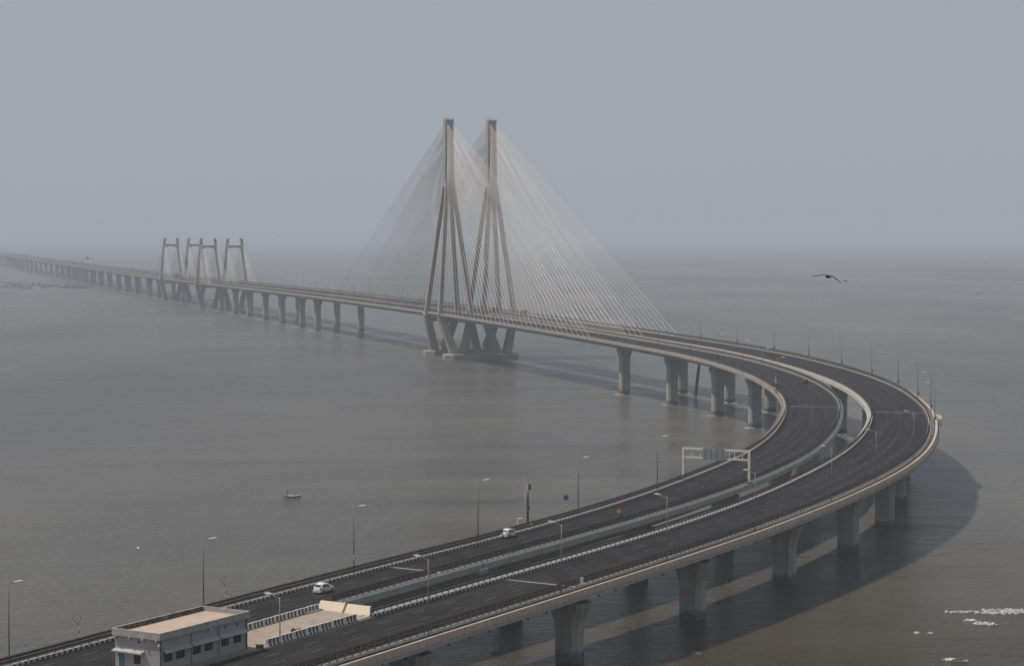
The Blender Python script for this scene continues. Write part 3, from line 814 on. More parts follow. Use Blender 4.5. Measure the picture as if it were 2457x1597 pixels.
# orange items
o = thing('safety_barrel', (-29.6, 284.6, zz(284.6)), 1.0, 'orange plastic safety barrel tipped over behind the lower striped barriers', 'safety barrel')
mb = MB(); secs = []
for t in np.linspace(0, 1, 9):
    r = .42 * (1 - .25 * abs(t - .5) * 2) + (.03 if int(t * 8) % 2 else 0)
    secs.append([(-.7 + 1.4 * t, r * math.cos(a), .42 + r * math.sin(a)) for a in [2 * math.pi * k / 12 for k in range(12)]])
mb.loft(secs); mb.build('barrel_body', 'orange', o, True)
mb = MB(); mb.tube((-.78, 0, .42), (-.68, 0, .42), .48, .48, 12); mb.build('base_ring', 'black', o)
P = L.at(L.sY(388))[0] + L.at(L.sY(388))[2] * 1.5
o = thing('work_sign', (P.x, P.y, P.z), L.ang(L.sY(388)) - math.pi / 2, 'small orange roadworks sign standing on the left carriageway', 'road sign')
mb = MB(); mb.box((0, 0, 1.25), (.8, .04, .8), Matrix.Rotation(math.radians(45), 3, 'Y')); mb.build('sign_panel', 'orange', o)
mb = MB(); mb.tube((-.45, .1, 0), (0, .03, 1.5), .03); mb.tube((.45, .1, 0), (0, .03, 1.5), .03); mb.tube((0, .7, 0), (0, .03, 1.5), .03); mb.build('stand', 'post', o)
o = thing('utility_box', (-33.6, 275.2, zz(275.2)), .4, 'small dark box on the paving at the end of the lower striped barriers', 'box')
mb = MB(); mb.bb(-.45, .45, -.3, .3, 0, .5); mb.build('box_body', 'pipedark', o)
mb = MB(); mb.bb(-.5, .5, -.35, .35, .5, .58); mb.build('lid', 'pole', o)

# ------------------------------------------------------------------ flat-roofed building on the median
bo = thing('control_building', (-44.35 + .505 * .35, 259.2, 11.75), math.atan2(.863, .505), 'grey flat-roofed single-storey building on the median with tan roof', 'building')
BLn, BW, BH = 17.7, 7.3, 5.25
# local: x along the road (away), y to the left; long shaded wall at y=0, lit front wall at x=0
def wall_with_holes(axis, fixed, thick, length, height, holes, name):
    """axis 'x': wall in the xz plane at y=fixed; holes = (a0,a1,z0,z1)"""
    mb = MB(); cuts = sorted(set([0, length] + [h[0] for h in holes] + [h[1] for h in holes]))
    for a, b in zip(cuts[:-1], cuts[1:]):
        hs_ = sorted([h for h in holes if h[0] <= a + 1e-6 and h[1] >= b - 1e-6], key=lambda h: h[2]); z = -1.2
        for h in hs_ + [None]:
            z1 = h[2] if h else height
            if z1 > z + 1e-6:
                if axis == 'x': mb.bb(a, b, fixed, fixed + thick, z, z1)
                else: mb.bb(fixed, fixed + thick, a, b, z, z1)
            if h: z = h[3]
    return mb.build(name, 'bwall', bo)
WIN = [(f0 * BLn, f1 * BLn) for f0, f1 in ((.04, .14), (.18, .28), (.365, .462), (.50, .60), (.695, .79), (.84, .935))]
longh = [(a, b, 1.35, 2.55) for a, b in WIN]
wall_with_holes('x', 0, .22, BLn, 4.35, longh, 'long_wall')
wall_with_holes('x', BW - .22, .22, BLn, 4.35, [], 'back_wall')
fh = [(BW * (1 - .21), BW * (1 - .085), .05, 2.1), (BW * (1 - .57), BW * (1 - .41), .95, 2.1)]
wall_with_holes('y', 0.001, .22, BW, 4.35, fh, 'front_wall')
wall_with_holes('y', BLn - .221, .22, BW, 4.35, [], 'end_wall')
def window(x0, x1, z0, z1, axis):
    mb = MB(); f = .06
    if axis == 'x':
        for a, b, c, d in ((x0, x1, z0, z0 + f), (x0, x1, z1 - f, z1), (x0, x0 + f, z0 + f, z1 - f), (x1 - f, x1, z0 + f, z1 - f), ((x0 + x1) / 2 - f / 2, (x0 + x1) / 2 + f / 2, z0 + f, z1 - f)):
            mb.bb(a, b, .10, .16, c, d)
        w = mb.build('window', 'frame', bo)
        mb = MB(); mb.bb(x0 + .01, x1 - .01, .125, .135, z0 + .01, z1 - .01); mb.build('pane', 'glass', w)
        mb = MB()
        for k in range(1, 5): mb.bb(x0, x1, .06, .075, z0 + (z1 - z0) * k / 5 - .01, z0 + (z1 - z0) * k / 5 + .01)
        mb.build('grille', 'frame', w)
    else:
        for a, b, c, d in ((x0, x1, z0, z0 + f), (x0, x1, z1 - f, z1), (x0, x0 + f, z0 + f, z1 - f), (x1 - f, x1, z0 + f, z1 - f)): mb.bb(.10, .16, a, b, c, d)
        w = mb.build('window', 'frame', bo)
        mb = MB(); mb.bb(.125, .135, x0 + .01, x1 - .01, z0 + .01, z1 - .01); mb.build('pane', 'glass', w)
for a, b in WIN: window(a, b, 1.35, 2.55, 'x')
window(fh[1][0], fh[1][1], fh[1][2], fh[1][3], 'y')
mb = MB(); mb.bb(.09, .15, fh[0][0] + .02, fh[0][1] - .02, .05, 2.08); d = mb.build('door', 'door', bo); d['label'] = 'faded blue door'
mb = MB(); mb.bb(.04, .09, fh[0][0] + .12, fh[0][0] + .16, .95, 1.15); mb.build('handle', 'post', d)
# sloping sun-shades over the windows
for x0, x1 in ((.035 * BLn, .335 * BLn), (.35 * BLn, .655 * BLn), (.67 * BLn, .985 * BLn)):
    mb = MB(); mb.loft([[(x, -.01, 3.05), (x, -.55, 2.62), (x, -.55, 2.56), (x, -.01, 2.72)] for x in (x0, x1)]); mb.build('sun_shade', 'bwall', bo)
mb = MB(); mb.loft([[(-.005, y, 2.72), (-.75, y, 2.52), (-.75, y, 2.36), (-.005, y, 2.4)] for y in (BW * (1 - .66), BW * 1.0)]); mb.build('door_canopy', 'bpara', bo)
# brackets, eaves band, parapet, roof
for y in (.35, 2.55, 4.75, 7.0):
    mb = MB(); mb.loft([[(-.004, yy, 4.34), (-.40, yy, 4.34), (-.40, yy, 4.12), (-.004, yy, 3.85)] for yy in (y - .13, y + .13)]); mb.build('bracket', 'bpara', bo)
o_ = .30
mb = MB()
for (x0, x1, y0, y1) in ((-o_, BLn + o_, -o_, -o_ + .2), (-o_, BLn + o_, BW + o_ - .2, BW + o_), (-o_, -o_ + .2, -o_ + .2, BW + o_ - .2), (BLn + o_ - .2, BLn + o_, -o_ + .2, BW + o_ - .2)):
    mb.bb(x0, x1, y0, y1, 4.36, BH)
mb.build('parapet', 'bpara', bo)
mb = MB(); mb.bb(-o_ + .2, BLn + o_ - .2, -o_ + .2, BW + o_ - .2, 4.365, 4.62); mb.build('roof', 'broof', bo)
mb = MB(); mb.bb(-o_ + .205, BLn + o_ - .205, BW + o_ - .222, BW + o_ - .2005, 4.63, BH - .02); mb.build('parapet_dark_sheet', 'darkface', bo)  # thin dark mottled sheet covering the inner face of the back parapet
for fx, mm_ in ((.0, 'pipedark'), (.345, 'pipe'), (.662, 'pipe'), (.99, 'pipedark')):
    mb = MB(); mb.tube((fx * BLn + .06, -.12, 0), (fx * BLn + .06, -.12, 4.3), .075, .075, 8)
    for z in (.8, 2.0, 3.6): mb.bb(fx * BLn - .04, fx * BLn + .16, -.2, 0.0, z, z + .08)
    mb.build('downpipe', mm_, bo)
for x, y, z in ((.555 * BLn, -.3, 4.15), (-.2, -.05, 3.7)):
    mb = MB(); mb.tube((x, y, z + .18), (x, y, z - .1), .1, .2, 10); mb.tube((x, y + .3, z + .15), (x, y, z + .15), .025); mb.build('wall_lamp', 'lamp', bo)
for x in (.74, .885):
    mb = MB(); mb.bb(x * BLn - .15, x * BLn + .15, -.03, .03, 3.7, 4.0); mb.build('vent', 'glass', bo)
mb = MB(); mb.bb(-.03, .03, 3.2, 3.5, 3.65, 3.95); mb.build('vent', 'glass', bo)
mb = MB(); mb.bb(-1.2, BLn + .1, -1.15, -.001, -1.2, .28); mb.bb(-1.6, -.001, -1.15, BW, -1.2, .14) if False else None; mb.build('plinth', 'joint', bo)
mb = MB(); mb.tube((7, BW + o_ - .1, BH), (7, BW + o_ - .1, BH + .5), .04); mb.build('roof_vent', 'pole', bo)

# ------------------------------------------------------------------ road signs on the left edge
def text_mesh(body, size, name, m, parent, loc, rot):
    cu = bpy.data.curves.new(name, 'FONT'); cu.body = body; cu.size = size; cu.align_x = 'CENTER'; cu.align_y = 'CENTER'; cu.extrude = .004
    t = bpy.data.objects.new(name, cu); COL.objects.link(t)
    bpy.context.view_layer.update()
    me = bpy.data.meshes.new_from_object(t.evaluated_get(bpy.context.evaluated_depsgraph_get()))
    bpy.data.objects.remove(t); bpy.data.curves.remove(cu)
    me.materials.clear(); me.materials.append(M[m])
    t = link(name, me, parent); t.location = loc; t.rotation_euler = rot
    return t
def round_sign(y, label, face, ring, body, lean, h=3.4, r=.5, lines=False, off=1.3, pole=True):
    q = L.near(*y)[0]; P = L.p(q, 'l', off, .16)
    o = thing('road_sign', P, math.atan2(-P.x, P.y) * 0 + math.atan2(0 - P.y, 0 - P.x) + math.pi / 2, label, 'road sign', 'round signs on the left edge')
    top = Vector((lean, 0, h))
    if pole:
        mb = MB(); n = 7
        for k in range(n): mb.tube(top * (k / n) * .98, top * ((k + 1) / n) * .98, .045, .045, 8, mi=k % 2)
        mb.build('pole', ['signwhite', 'black'], o)
    c = top + Vector((0, -.06, 0)) if pole else Vector((0, -.2, h))
    mb = MB(); mb.tube(c + Vector((0, .03, 0)), c, r, r, 24); f = mb.build('sign_face', face, o)
    if ring:
        mb = MB(); k = 28
        a = [c + Vector((r * math.cos(2 * math.pi * j / k), -.008, r * math.sin(2 * math.pi * j / k))) for j in range(k)]
        b = [c + Vector((r * .86 * math.cos(2 * math.pi * j / k), -.008, r * .86 * math.sin(2 * math.pi * j / k))) for j in range(k)]
        mb.loft([a, b], caps=False); mb.build('sign_rim', ring, f)
    if body: text_mesh(body, r * 1.05, 'sign_number', 'black', f, c + Vector((0, -.015, 0)), (math.pi / 2, 0, 0))
    if lines:
        mb = MB()
        for z, w in ((.12, .5), (-.12, .8)): mb.bb(c.x - r * w, c.x + r * w, c.y - .016, c.y - .008, c.z + z - .05, c.z + z + .05)
        mb.build('sign_print', 'clothgrey', f)
    return o
round_sign((-55.8, 275.6), 'round white speed sign on a leaning striped pole, left of the building', 'signwhite', 'black', '50', -.55, 3.6)
round_sign((-39.3, 302.7), 'round white speed sign on a leaning striped pole above the building roof', 'signwhite', 'black', '65', -1.0, 3.9)
round_sign((-24.8, 329.4), 'round white notice sign low on the third street lamp', 'signwhite', 'rust', None, 0, 2.6, .5, True, .9, False)
round_sign((11.8, 387.6), 'round plain blue sign on a leaning pole beside the fifth street lamp', 'signblue', None, None, -.5, 3.6, .5)
# notice board on the outer rail
q = R.near(9.3, 319)[0]; P = R.p(q, 'r', .7, .42); o = thing('notice_board', P, R.ang(q), 'small white notice tied to the near guard rail by the second lamp', 'notice')
mb = MB(); mb.bb(-.45, .45, .28, .31, .0, 1.15); b = mb.build('board', 'signwhite', o)
mb = MB(); mb.bb(-.3, .3, .26, .28, .75, .85); mb.bb(-.3, .2, .26, .28, .5, .58); mb.build('sign_print', 'clothgrey', b)
mb = MB(); mb.tube((-.4, .33, -.2), (-.4, .33, 1.1), .03); mb.tube((.4, .33, -.2), (.4, .33, 1.1), .03); mb.build('stand', 'post', o)
# service box hanging on the inner fascia of the left deck
q = L.sE('r', 1.0, 337); P = L.p(q, 'r', 1.03, -.75); o = thing('service_box', P, L.ang(q), 'pale steel box and pipe bracketed to the inner fascia of the left deck', 'utility box')
mb = MB(); mb.bb(-1.1, 1.1, -.55, .02, -.5, .25); mb.build('box_body', 'fascia', o); mb = MB(); mb.tube((0, -.3, .25), (0, -.3, 1.2), .12, .12, 8); mb.build('pipe', 'pole', o)

# ------------------------------------------------------------------ gantry over the left carriageway
PA = L.p(L.sE('l', .6, 438), 'l', .6, .16); PB = L.p(L.sE('r', .6, 431.5), 'r', .6, .3)
o = thing('sign_gantry', PA, math.atan2(PB.y - PA.y, PB.x - PA.x), 'cream steel gantry spanning the left carriageway, sign seen from behind', 'gantry')
W_ = (PB - PA).length; HG = 6.9
for x in (0, W_):
    mb = MB(); mb.bb(x - .22, x + .22, -.22, .22, -.1, HG); mb.build('column', 'gantry', o)
    mb = MB(); mb.bb(x - .4, x + .4, -.4, .4, -.1, .25); mb.build('base_plate', 'spout', o)
for z in (HG - .18, HG - 2.0):
    mb = MB(); mb.bb(.22, W_ - .22, -.18, .18, z - .18, z + .18); mb.build('chord', 'gantry', o)
for k, f in enumerate((.13, .26, .70, .78, .9)):
    mb = MB(); mb.bb(f * W_ - .07, f * W_ + .07, -.1, .1, HG - 1.84, HG - .34); mb.build('strut', 'gantry', o)
mb = MB(); mb.bb(W_ * .31, W_ * .64, -.36, -.26, HG - 2.35, HG + .2); sp = mb.build('sign_panel', 'signgrey', o)
mb = MB()
for k in range(4): mb.bb(W_ * (.34 + .085 * k), W_ * (.34 + .085 * k) + .08, -.42, -.362, HG - 2.2, HG + .1)
mb.build('stiffener', 'signgrey', sp)

# ------------------------------------------------------------------ antenna masts
def mast(P, rz, label, s=1.0):
    o = thing('antenna_mast', P, rz, label, 'antenna mast', 'telecom antenna masts')
    mb = MB(); mb.tube((0, 0, 0), (0, 0, 7.6 * s), .19, .15, 10); mb.build('pole', 'pole', o, True)
    mb = MB(); mb.tube((0, 0, 7.6 * s), (0, 0, 10.0 * s), .04, .02, 6); mb.build('lightning_rod', 'pole', o)
    for x, y, z0, z1 in ((-.5, 0, 4.2, 6.4), (.34, -.25, 4.4, 6.2), (-.36, .2, 6.5, 7.7), (.3, .3, 4.4, 6.0)):
        mb = MB(); mb.bb(x - .13, x + .13, y - .08, y + .08, z0 * s, z1 * s); a = mb.build('panel_antenna', 'gantry', o)
        mb = MB()
        for z in (z0 + .3, z1 - .3): mb.tube((x, y, z * s), (0, 0, z * s), .03)
        mb.build('bracket', 'pole', a)
    mb = MB(); mb.bb(.12, .5, -.2, .15, 6.5 * s, 7.5 * s); mb.bb(.1, .32, -.15, .15, 2.9 * s, 3.5 * s); mb.build('radio_unit', 'pipedark', o)
    mb = MB(); mb.tube((-.22, .05, .2), (-.2, .05, 5.2 * s), .05, .05, 6); mb.build('feeder_cable', 'spout', o)
    mb = MB(); mb.bb(-1.1, 1.1, -.3, 0.9, -.3, .15); mb.build('platform', 'cream', o)
    mb = MB(); mb.bb(-1.9, -1.0, .1, .7, .15, 1.25); mb.build('cabinet', 'cream', o)
q = L.near(4.6, 376)[0]; mast(L.p(q, 'l', 2.3, .34), L.ang(q) - .9, 'slim telecom mast with panel antennas outside the left rail near a white car')
q = L.sY(633); mast(L.p(q, 'l', .9, .16), L.ang(q), 'short telecom mast with white fittings inside the tight bend', .62)

# ------------------------------------------------------------------ vehicles
def car(P, rz, paint, label, tall=1.0):
    o = thing('hatchback_car', P, rz, label, 'car', 'cars on the bridge')
    # x forward, rear at -1.8
    st = [(-1.80, .66, .30, .62, .74, .70), (-1.74, .74, .24, .80, .92, .70), (-1.62, .78, .22, .86, 1.02, .66), (-1.30, .80, .20, .90, 1.40, .56), (-1.05, .81, .20, .90, 1.50, .55), (-.3, .82, .20, .89, 1.54, .57),
          (.25, .82, .20, .89, 1.46, .56), (.62, .81, .20, .90, 1.20, .62), (1.0, .80, .20, .89, .98, .68), (1.45, .78, .22, .80, .88, .64), (1.72, .72, .26, .62, .76, .58), (1.80, .62, .32, .52, .62, .5)]
    mb = MB(); secs = []
    for x, w, zb, zm, zt, wt in st:
        zt *= tall; half = [(w * .92, zb), (w, zb + .18), (w, zm - .1), (w * .985, zm), (wt + (w - wt) * .25, zm + (zt - zm) * .75), (wt, zt - .02), (wt * .5, zt)]
        row = [(x, -a, b) for a, b in half] + [(x, a, b) for a, b in half[::-1]]
        secs.append(row)
    mb.loft(secs); body = mb.build('body', paint, o, True)
    def side_pt(x, f, sgn):   # point on the glass house, f from belt (0) to roof (1)
        xs = [s[0] for s in st]; w = np.interp(x, xs, [s[1] for s in st]); zm = np.interp(x, xs, [s[3] for s in st]); zt = np.interp(x, xs, [s[4] for s in st]) * tall; wt = np.interp(x, xs, [s[5] for s in st])
        a = w * .985 + (wt + (w - wt) * .25 - w * .985) * f / .75; b = zm + (zt - zm) * f
        return Vector((x, sgn * (a + .012), b))
    for sgn in (-1, 1):
        for x0, x1, xt0, xt1 in ((-1.28, -.38, -1.02, -.38), (-.30, .62, -.30, .22)):
            mb = MB(); mb.add([side_pt(x0, .06, sgn), side_pt(x1, .06, sgn), side_pt(xt1, .70, sgn), side_pt(xt0, .70, sgn)], [(0, 1, 2, 3)]); mb.build('side_window', 'glass', o)
        mb = MB(); mb.bb(.42, .6, sgn * .84 - .08, sgn * .84 + .08, .92, 1.04); mb.build('wing_mirror', paint, o)
        mb = MB(); mb.bb(-1.80, -1.66, sgn * .66 - .09, sgn * .66 + .09, .66, .95); mb.build('tail_light', 'red', o)
        mb = MB(); mb.bb(1.62, 1.78, sgn * .52 - .14, sgn * .52 + .14, .58, .72); mb.build('headlight', 'signwhite', o)
        for x in (-1.12, 1.12):
            mb = MB(); mb.tube((x, sgn * .66, .29), (x, sgn * .83, .29), .29, .29, 16); wv = mb.build('wheel', 'tyre', o)
            mb = MB(); mb.tube((x, sgn * .8, .29), (x, sgn * .842, .29), .17, .17, 10); mb.build('rim', 'rim', wv)
    mb = MB(); mb.add([(-1.668, -.56, 1.0), (-1.668, .56, 1.0), (-1.36, .50, 1.37 * tall), (-1.36, -.50, 1.37 * tall)], [(0, 1, 2, 3)]); mb.build('rear_window', 'glass', o)
    mb = MB(); mb.add([(1.0, -.56, 1.02), (1.0, .56, 1.02), (.42, .50, 1.39 * tall), (.42, -.50, 1.39 * tall)], [(0, 1, 2, 3)]); mb.build('windscreen', 'glass', o)
    mb = MB(); mb.bb(-1.87, -1.70, -.70, .70, .26, .58); mb.build('bumper', paint, o)
    mb = MB(); mb.bb(-1.885, -1.865, -.26, .26, .42, .53); mb.build('number_plate', 'yellow', o)
    return o
for x, y, label in ((-28.6, 314.6, 'white hatchback driving away on the left carriageway, nearest the striped barriers'), (-.5, 366.2, 'white hatchback hugging the left rail near the antenna mast')):
    q, lat = L.near(x, y); P, T, N, hw = L.at(q); c = P + N * lat + Vector((0, 0, .012)); car(c, L.ang(q), 'carwhite', label)
q, lat = L.near(93.3, 662); P, T, N, hw = L.at(q); car(P + N * lat + Vector((0, 0, .012)), L.ang(q), 'cardark', 'small dark car by the inner rail at the far side of the bend')

def truck(tr, y, lat, m, label, box=True, length=7.0, flip=False):
    q = tr.sY(y); P, T, N, hw = tr.at(q); o = thing('truck', P + N * lat + Vector((0, 0, .01)), tr.ang(q) + (math.pi if flip else 0), label, 'truck', 'distant vehicles in the haze')
    mb = MB(); hl_ = length / 2
    mb.loft([[(x, -1.2, .9), (x, 1.2, .9), (x, 1.2, 3.1), (x, .9, 3.3), (x, -.9, 3.3), (x, -1.2, 3.1)] for x in (-hl_, hl_ - 1.9)]); mb.build('cargo_box', m, o)
    mb = MB(); mb.loft([[(hl_ - 1.8, -1.15, .6), (hl_ - 1.8, 1.15, .6), (hl_ - 1.8, 1.1, 2.6), (hl_ - 1.8, -1.1, 2.6)], [(hl_ - .5, -1.15, .6), (hl_ - .5, 1.15, .6), (hl_ - .5, 1.1, 2.5), (hl_ - .5, -1.1, 2.5)], [(hl_, -1.1, .6), (hl_, 1.1, .6), (hl_, 1.05, 1.5), (hl_, -1.05, 1.5)]]); mb.build('cab', m, o)
    mb = MB(); mb.add([(hl_ - .44, -1, 2.4), (hl_ - .44, 1, 2.4), (hl_ + .02, 1, 1.55), (hl_ + .02, -1, 1.55)], [(0, 1, 2, 3)]); mb.build('windscreen', 'glass', o)
    for x in (-hl_ + 1.2, hl_ - 1.1):
        for s_ in (-1, 1):
            mb = MB(); mb.tube((x, s_ * .8, .48), (x, s_ * 1.15, .48), .48, .48, 12); mb.build('wheel', 'tyre', o)
truck(R, 3480, -2, 'yellow', 'pale yellow truck in the haze near the left end of the bridge', length=16)
truck(R, 2200, -3, 'tarp', 'dark truck left of the leftmost portal tower', length=9)
truck(R, 1085, 2, 'tarp', 'dark blue van under the right tall pylon', length=6)
truck(R, 1118, -3, 'tarp', 'dark truck between the legs of the tall pylons', length=7)
truck(R, 2600, 3, 'pinkbus', 'pink bus on the far edge left of the portal towers', length=11)
# overhead sign frame far away
q = R.sY(3050); PA = R.p(q, 'l', .5, .2); PB = R.p(q, 'r', .5, .2)
o = thing('sign_gantry', PA, math.atan2(PB.y - PA.y, PB.x - PA.x), 'faint overhead sign gantry in the haze at far left', 'gantry'); W2 = (PB - PA).length
for x in (0, W2):
    mb = MB(); mb.bb(x - .3, x + .3, -.3, .3, 0, 9); mb.build('column', 'signgrey', o)
mb = MB(); mb.bb(.3, W2 - .3, -.25, .25, 8.2, 8.9); mb.build('chord', 'signgrey', o)
mb = MB(); mb.bb(W2 * .3, W2 * .6, -.4, -.26, 8, 11.5); mb.build('sign_panel', 'signgrey', o)

# ------------------------------------------------------------------ refuge bay bulging from the outer edge of the curve
q = R.sY(556); P = R.p(q, 'r', 2.22, 0); o = thing('refuge_bay', P, R.ang(q), 'rounded concrete refuge bay bulging from the outer edge of the bend', 'platform')
mb = MB(); k = 18; ed = [(8.5 * math.cos(math.pi + math.pi * j / k), 1.3 * math.sin(math.pi + math.pi * j / k)) for j in range(k + 1)]
mb.loft([[(x, y, -1.1) for x, y in ed], [(x, y, -.32) for x, y in ed]]); mb.build('slab', 'concrete', o)
mb = MB(); mb.loft([[(x, y, -.32), (x, y, .85), (x * .96, y * .9, .85), (x * .96, y * .9, -.32)] for x, y in ed]); mb.build('parapet', 'cream', o)
mb = MB(); mb.bb(-1.6, .2, -.85, -.25, -.32, .7); mb.build('cabinet', 'cream', o)

# leaning old pile between the far piers
o = thing('timber_pile', (75.5, 858, -2), 0, 'thin dark leaning post in the water between two piers', 'post')
mb = MB(); mb.tube((0, 0, 0), (2.6, 1, 22), .75, .5, 10); mb.build('pile_shaft', 'timber', o)

# ------------------------------------------------------------------ boats, people, buoys
def person(P, rz, parent_label, pts, cloth, label):
    """pts: joint positions pelvis, chest, neck, head, l_elbow, l_hand, r_elbow, r_hand, l_knee, l_foot, r_knee, r_foot"""
    me = bpy.data.meshes.new('person')
    names = ['pelvis', 'chest', 'neck', 'head', 'ls', 'le', 'lh', 'rs', 're', 'rh', 'lp', 'lk', 'lf', 'rp', 'rk', 'rf']
    ed = [(0, 1), (1, 2), (2, 3), (1, 4), (4, 5), (5, 6), (1, 7), (7, 8), (8, 9), (0, 10), (10, 11), (11, 12), (0, 13), (13, 14), (14, 15)]
    rad = [.15, .17, .06, .10, .07, .05, .04, .07, .05, .04, .10, .075, .05, .10, .075, .05]
    me.from_pydata(pts, ed, [])
    o = bpy.data.objects.new('person', me); COL.objects.link(o); o.location = P; o.rotation_euler.z = rz
    o.modifiers.new('skin', 'SKIN'); 
    for k, sv in enumerate(me.skin_vertices[0].data): sv.radius = (rad[k], rad[k]); sv.use_root = (k == 0)
    ss = o.modifiers.new('sub', 'SUBSURF'); ss.levels = 1; ss.render_levels = 1
    me.materials.append(M[cloth])
    tag(o, label, 'person')
    mb = MB(); secs = []
    h = Vector(pts[3])
    for t in np.linspace(0, 1, 6): secs.append([h + Vector((.115 * math.sin(.25 + t * 2.6) * math.cos(a), .115 * math.sin(.25 + t * 2.6) * math.sin(a), .13 - .13 * t)) for a in [2 * math.pi * k / 10 for k in range(10)]])
    mb.loft(secs); mb.build('hair', 'hair', o)
def standing():
    return [(0, 0, .92), (0, 0, 1.32), (0, 0, 1.5), (0, 0, 1.66), (0, .2, 1.38), (.12, .26, 1.12), (.3, .2, 1.0), (0, -.2, 1.38), (.1, -.26, 1.12), (.3, -.2, 1.02), (0, .1, .88), (.03, .12, .48), (0, .13, .05), (0, -.1, .88), (.02, -.12, .48), (0, -.13, .05)]
def seated():
    return [(0, 0, .42), (-.03, 0, .80), (0, 0, .98), (.02, 0, 1.14), (-.02, .2, .86), (.12, .25, .62), (.32, .15, .58), (-.02, -.2, .86), (.12, -.25, .62), (.32, -.15, .58), (0, .1, .40), (.42, .14, .42), (.45, .14, .05), (0, -.1, .40), (.42, -.14, .42), (.45, -.14, .05)]
def boat(P, rz, ln, label, stripe='boatred'):
    o = thing('wooden_boat', P, rz, label, 'boat', 'small boats on the sea')
    mb = MB(); inner = []; n = 15; secs = []
    for k in range(n):
        t = -1 + 2 * k / (n - 1); w = .85 * (1 - abs(t) ** 2.4) + .03; sh = .42 + .35 * abs(t) ** 3; kz = -.25 + .35 * abs(t) ** 4
        x = t * ln / 2
        secs.append([(x, -w, sh), (x, -w * .85, .2 + .4 * abs(t) ** 3), (x, -w * .35, kz), (x, w * .35, kz), (x, w * .85, .2 + .4 * abs(t) ** 3), (x, w, sh), (x, w * .88, sh), (x, w * .5, max(kz + .15, .1)), (x, -w * .5, max(kz + .15, .1)), (x, -w * .88, sh)])
    mb.loft(secs); mb.build('hull', 'wood', o, True)
    mb = MB()
    for s_ in (-1, 1):
        rows = []
        for k in range(n):
            t = -1 + 2 * k / (n - 1); w = .85 * (1 - abs(t) ** 2.4) + .05; sh = .42 + .35 * abs(t) ** 3
            rows.append([(t * ln / 2, s_ * (w + .03), sh - .1), (t * ln / 2, s_ * (w + .03), sh + .06), (t * ln / 2, s_ * (w - .05), sh + .06), (t * ln / 2, s_ * (w - .05), sh - .1)])
        mb.loft(rows)
    mb.build('gunwale', 'wood' if stripe == 'boatred' else stripe, o)
    for x in (-.2, .22):
        mb = MB(); mb.bb(x * ln - .14, x * ln + .14, -.7, .7, .40, .46); mb.build('bench', 'wood', o)
    return o
bx, by = -55.8, 527.2
boat((bx, by, .05), math.radians(4), 4.4, 'small pale wooden boat with two people on the open water at left')
person((bx - 1.3, by - .1, .15), .1, '', standing(), 'clothred', 'person in red standing at the left end of the small boat')
person((bx + .75, by + .1, .12), math.pi, '', seated(), 'clothgrey', 'person in grey sitting in the middle of the small boat')
boat((520, 2330, .05), .3, 12, 'faint fishing boat in the haze at the far right')
boat((438, 3494, .05), .1, 16, 'faint boat low on the hazy horizon right of centre', 'boatdark')
boat((607, 2560, .05), .2, 9, 'tiny boat at the right edge of the hazy sea', 'boatdark')
boat((-568, 2330, .05), .1, 14, 'dark boat below the rock spit at the left edge', 'boatdark')
boat((-588, 2521, .05), .1, 9, 'dark boat off the tip of the rock spit', 'boatdark')
o = thing('float_buoy', (-79.5, 440.9, 0), 0, 'tiny white float on the water at left', 'buoy')
mb = MB(); mb.loft([[(r * math.cos(a), r * math.sin(a), z) for a in [2 * math.pi * k / 12 for k in range(12)]] for r, z in ((.1, -.15), (.3, 0), (.34, .15), (.25, .35), (.08, .42))]); mb.build('float_body', 'signwhite', o, True)
mb = MB(); mb.tube((0, 0, .4), (0, 0, .6), .04); mb.build('eye', 'pole', o)

# ------------------------------------------------------------------ birds
def bird(P, rz, span, label, left, right):
    o = thing('flying_bird', P, rz, label, 'bird', 'birds over the sea')
    mb = MB(); secs = []
    for t, w, h in ((-.30, .02, .01), (-.2, .06, .05), (0, .085, .08), (.16, .06, .06), (.22, .05, .05), (.27, .02, .02)):
        secs.append([(w * span / 1.5 * 1.0 * math.cos(a), t * span / 1.5, h * span / 1.5 * math.sin(a)) for a in [2 * math.pi * k / 10 for k in range(10)]])
    mb.loft(secs); mb.build('body', 'feather', o, True)
    for pts in (left, right):
        mb = MB(); rows = []
        for x, z, c in pts:
            c *= span / 1.5; rows.append([(x * span / 1.5, c * .45, z * span / 1.5 + .012), (x * span / 1.5, c * .1, z * span / 1.5 + .022), (x * span / 1.5, -c * .55, z * span / 1.5), (x * span / 1.5, c * .1, z * span / 1.5 - .012)])
        mb.loft(rows); mb.build('wing', 'feather', o)
    mb = MB(); mb.loft([[(-.04, -.24, 0), (.04, -.24, 0), (.04, -.24, .02), (-.04, -.24, .02)], [(-.10, -.46, -.02), (.10, -.46, -.02), (.10, -.46, -.01), (-.10, -.46, -.01)]]); mb.build('tail', 'feather', o)
WL = [(-.02, .03, .26), (-.2, .09, .30), (-.36, .07, .26), (-.55, .03, .17), (-.78, .02, .03)]
WR = [(.02, .03, .26), (.16, .02, .30), (.32, -.06, .25), (.5, -.18, .16), (.68, -.30, .03)]
bird((15.05, 99.2, 64.95), .25, 1.5, 'large dark bird of prey gliding above the sea right of the pylons', WL, WR)
for P, s, lab in (((48, 300, 60.2), 1.3, 'small dark bird low over the water beneath the large bird'), ((-58, 620, 62), 1.4, 'tiny dark bird near the left pylon cables'), ((-92, 820, 66), 1.4, 'tiny dark bird right of the portal towers'), ((-150, 760, 71), 1.4, 'tiny dark bird above the haze left of the portal towers')):
    bird(P, random.uniform(-1, 1), s, lab, WL, WR)

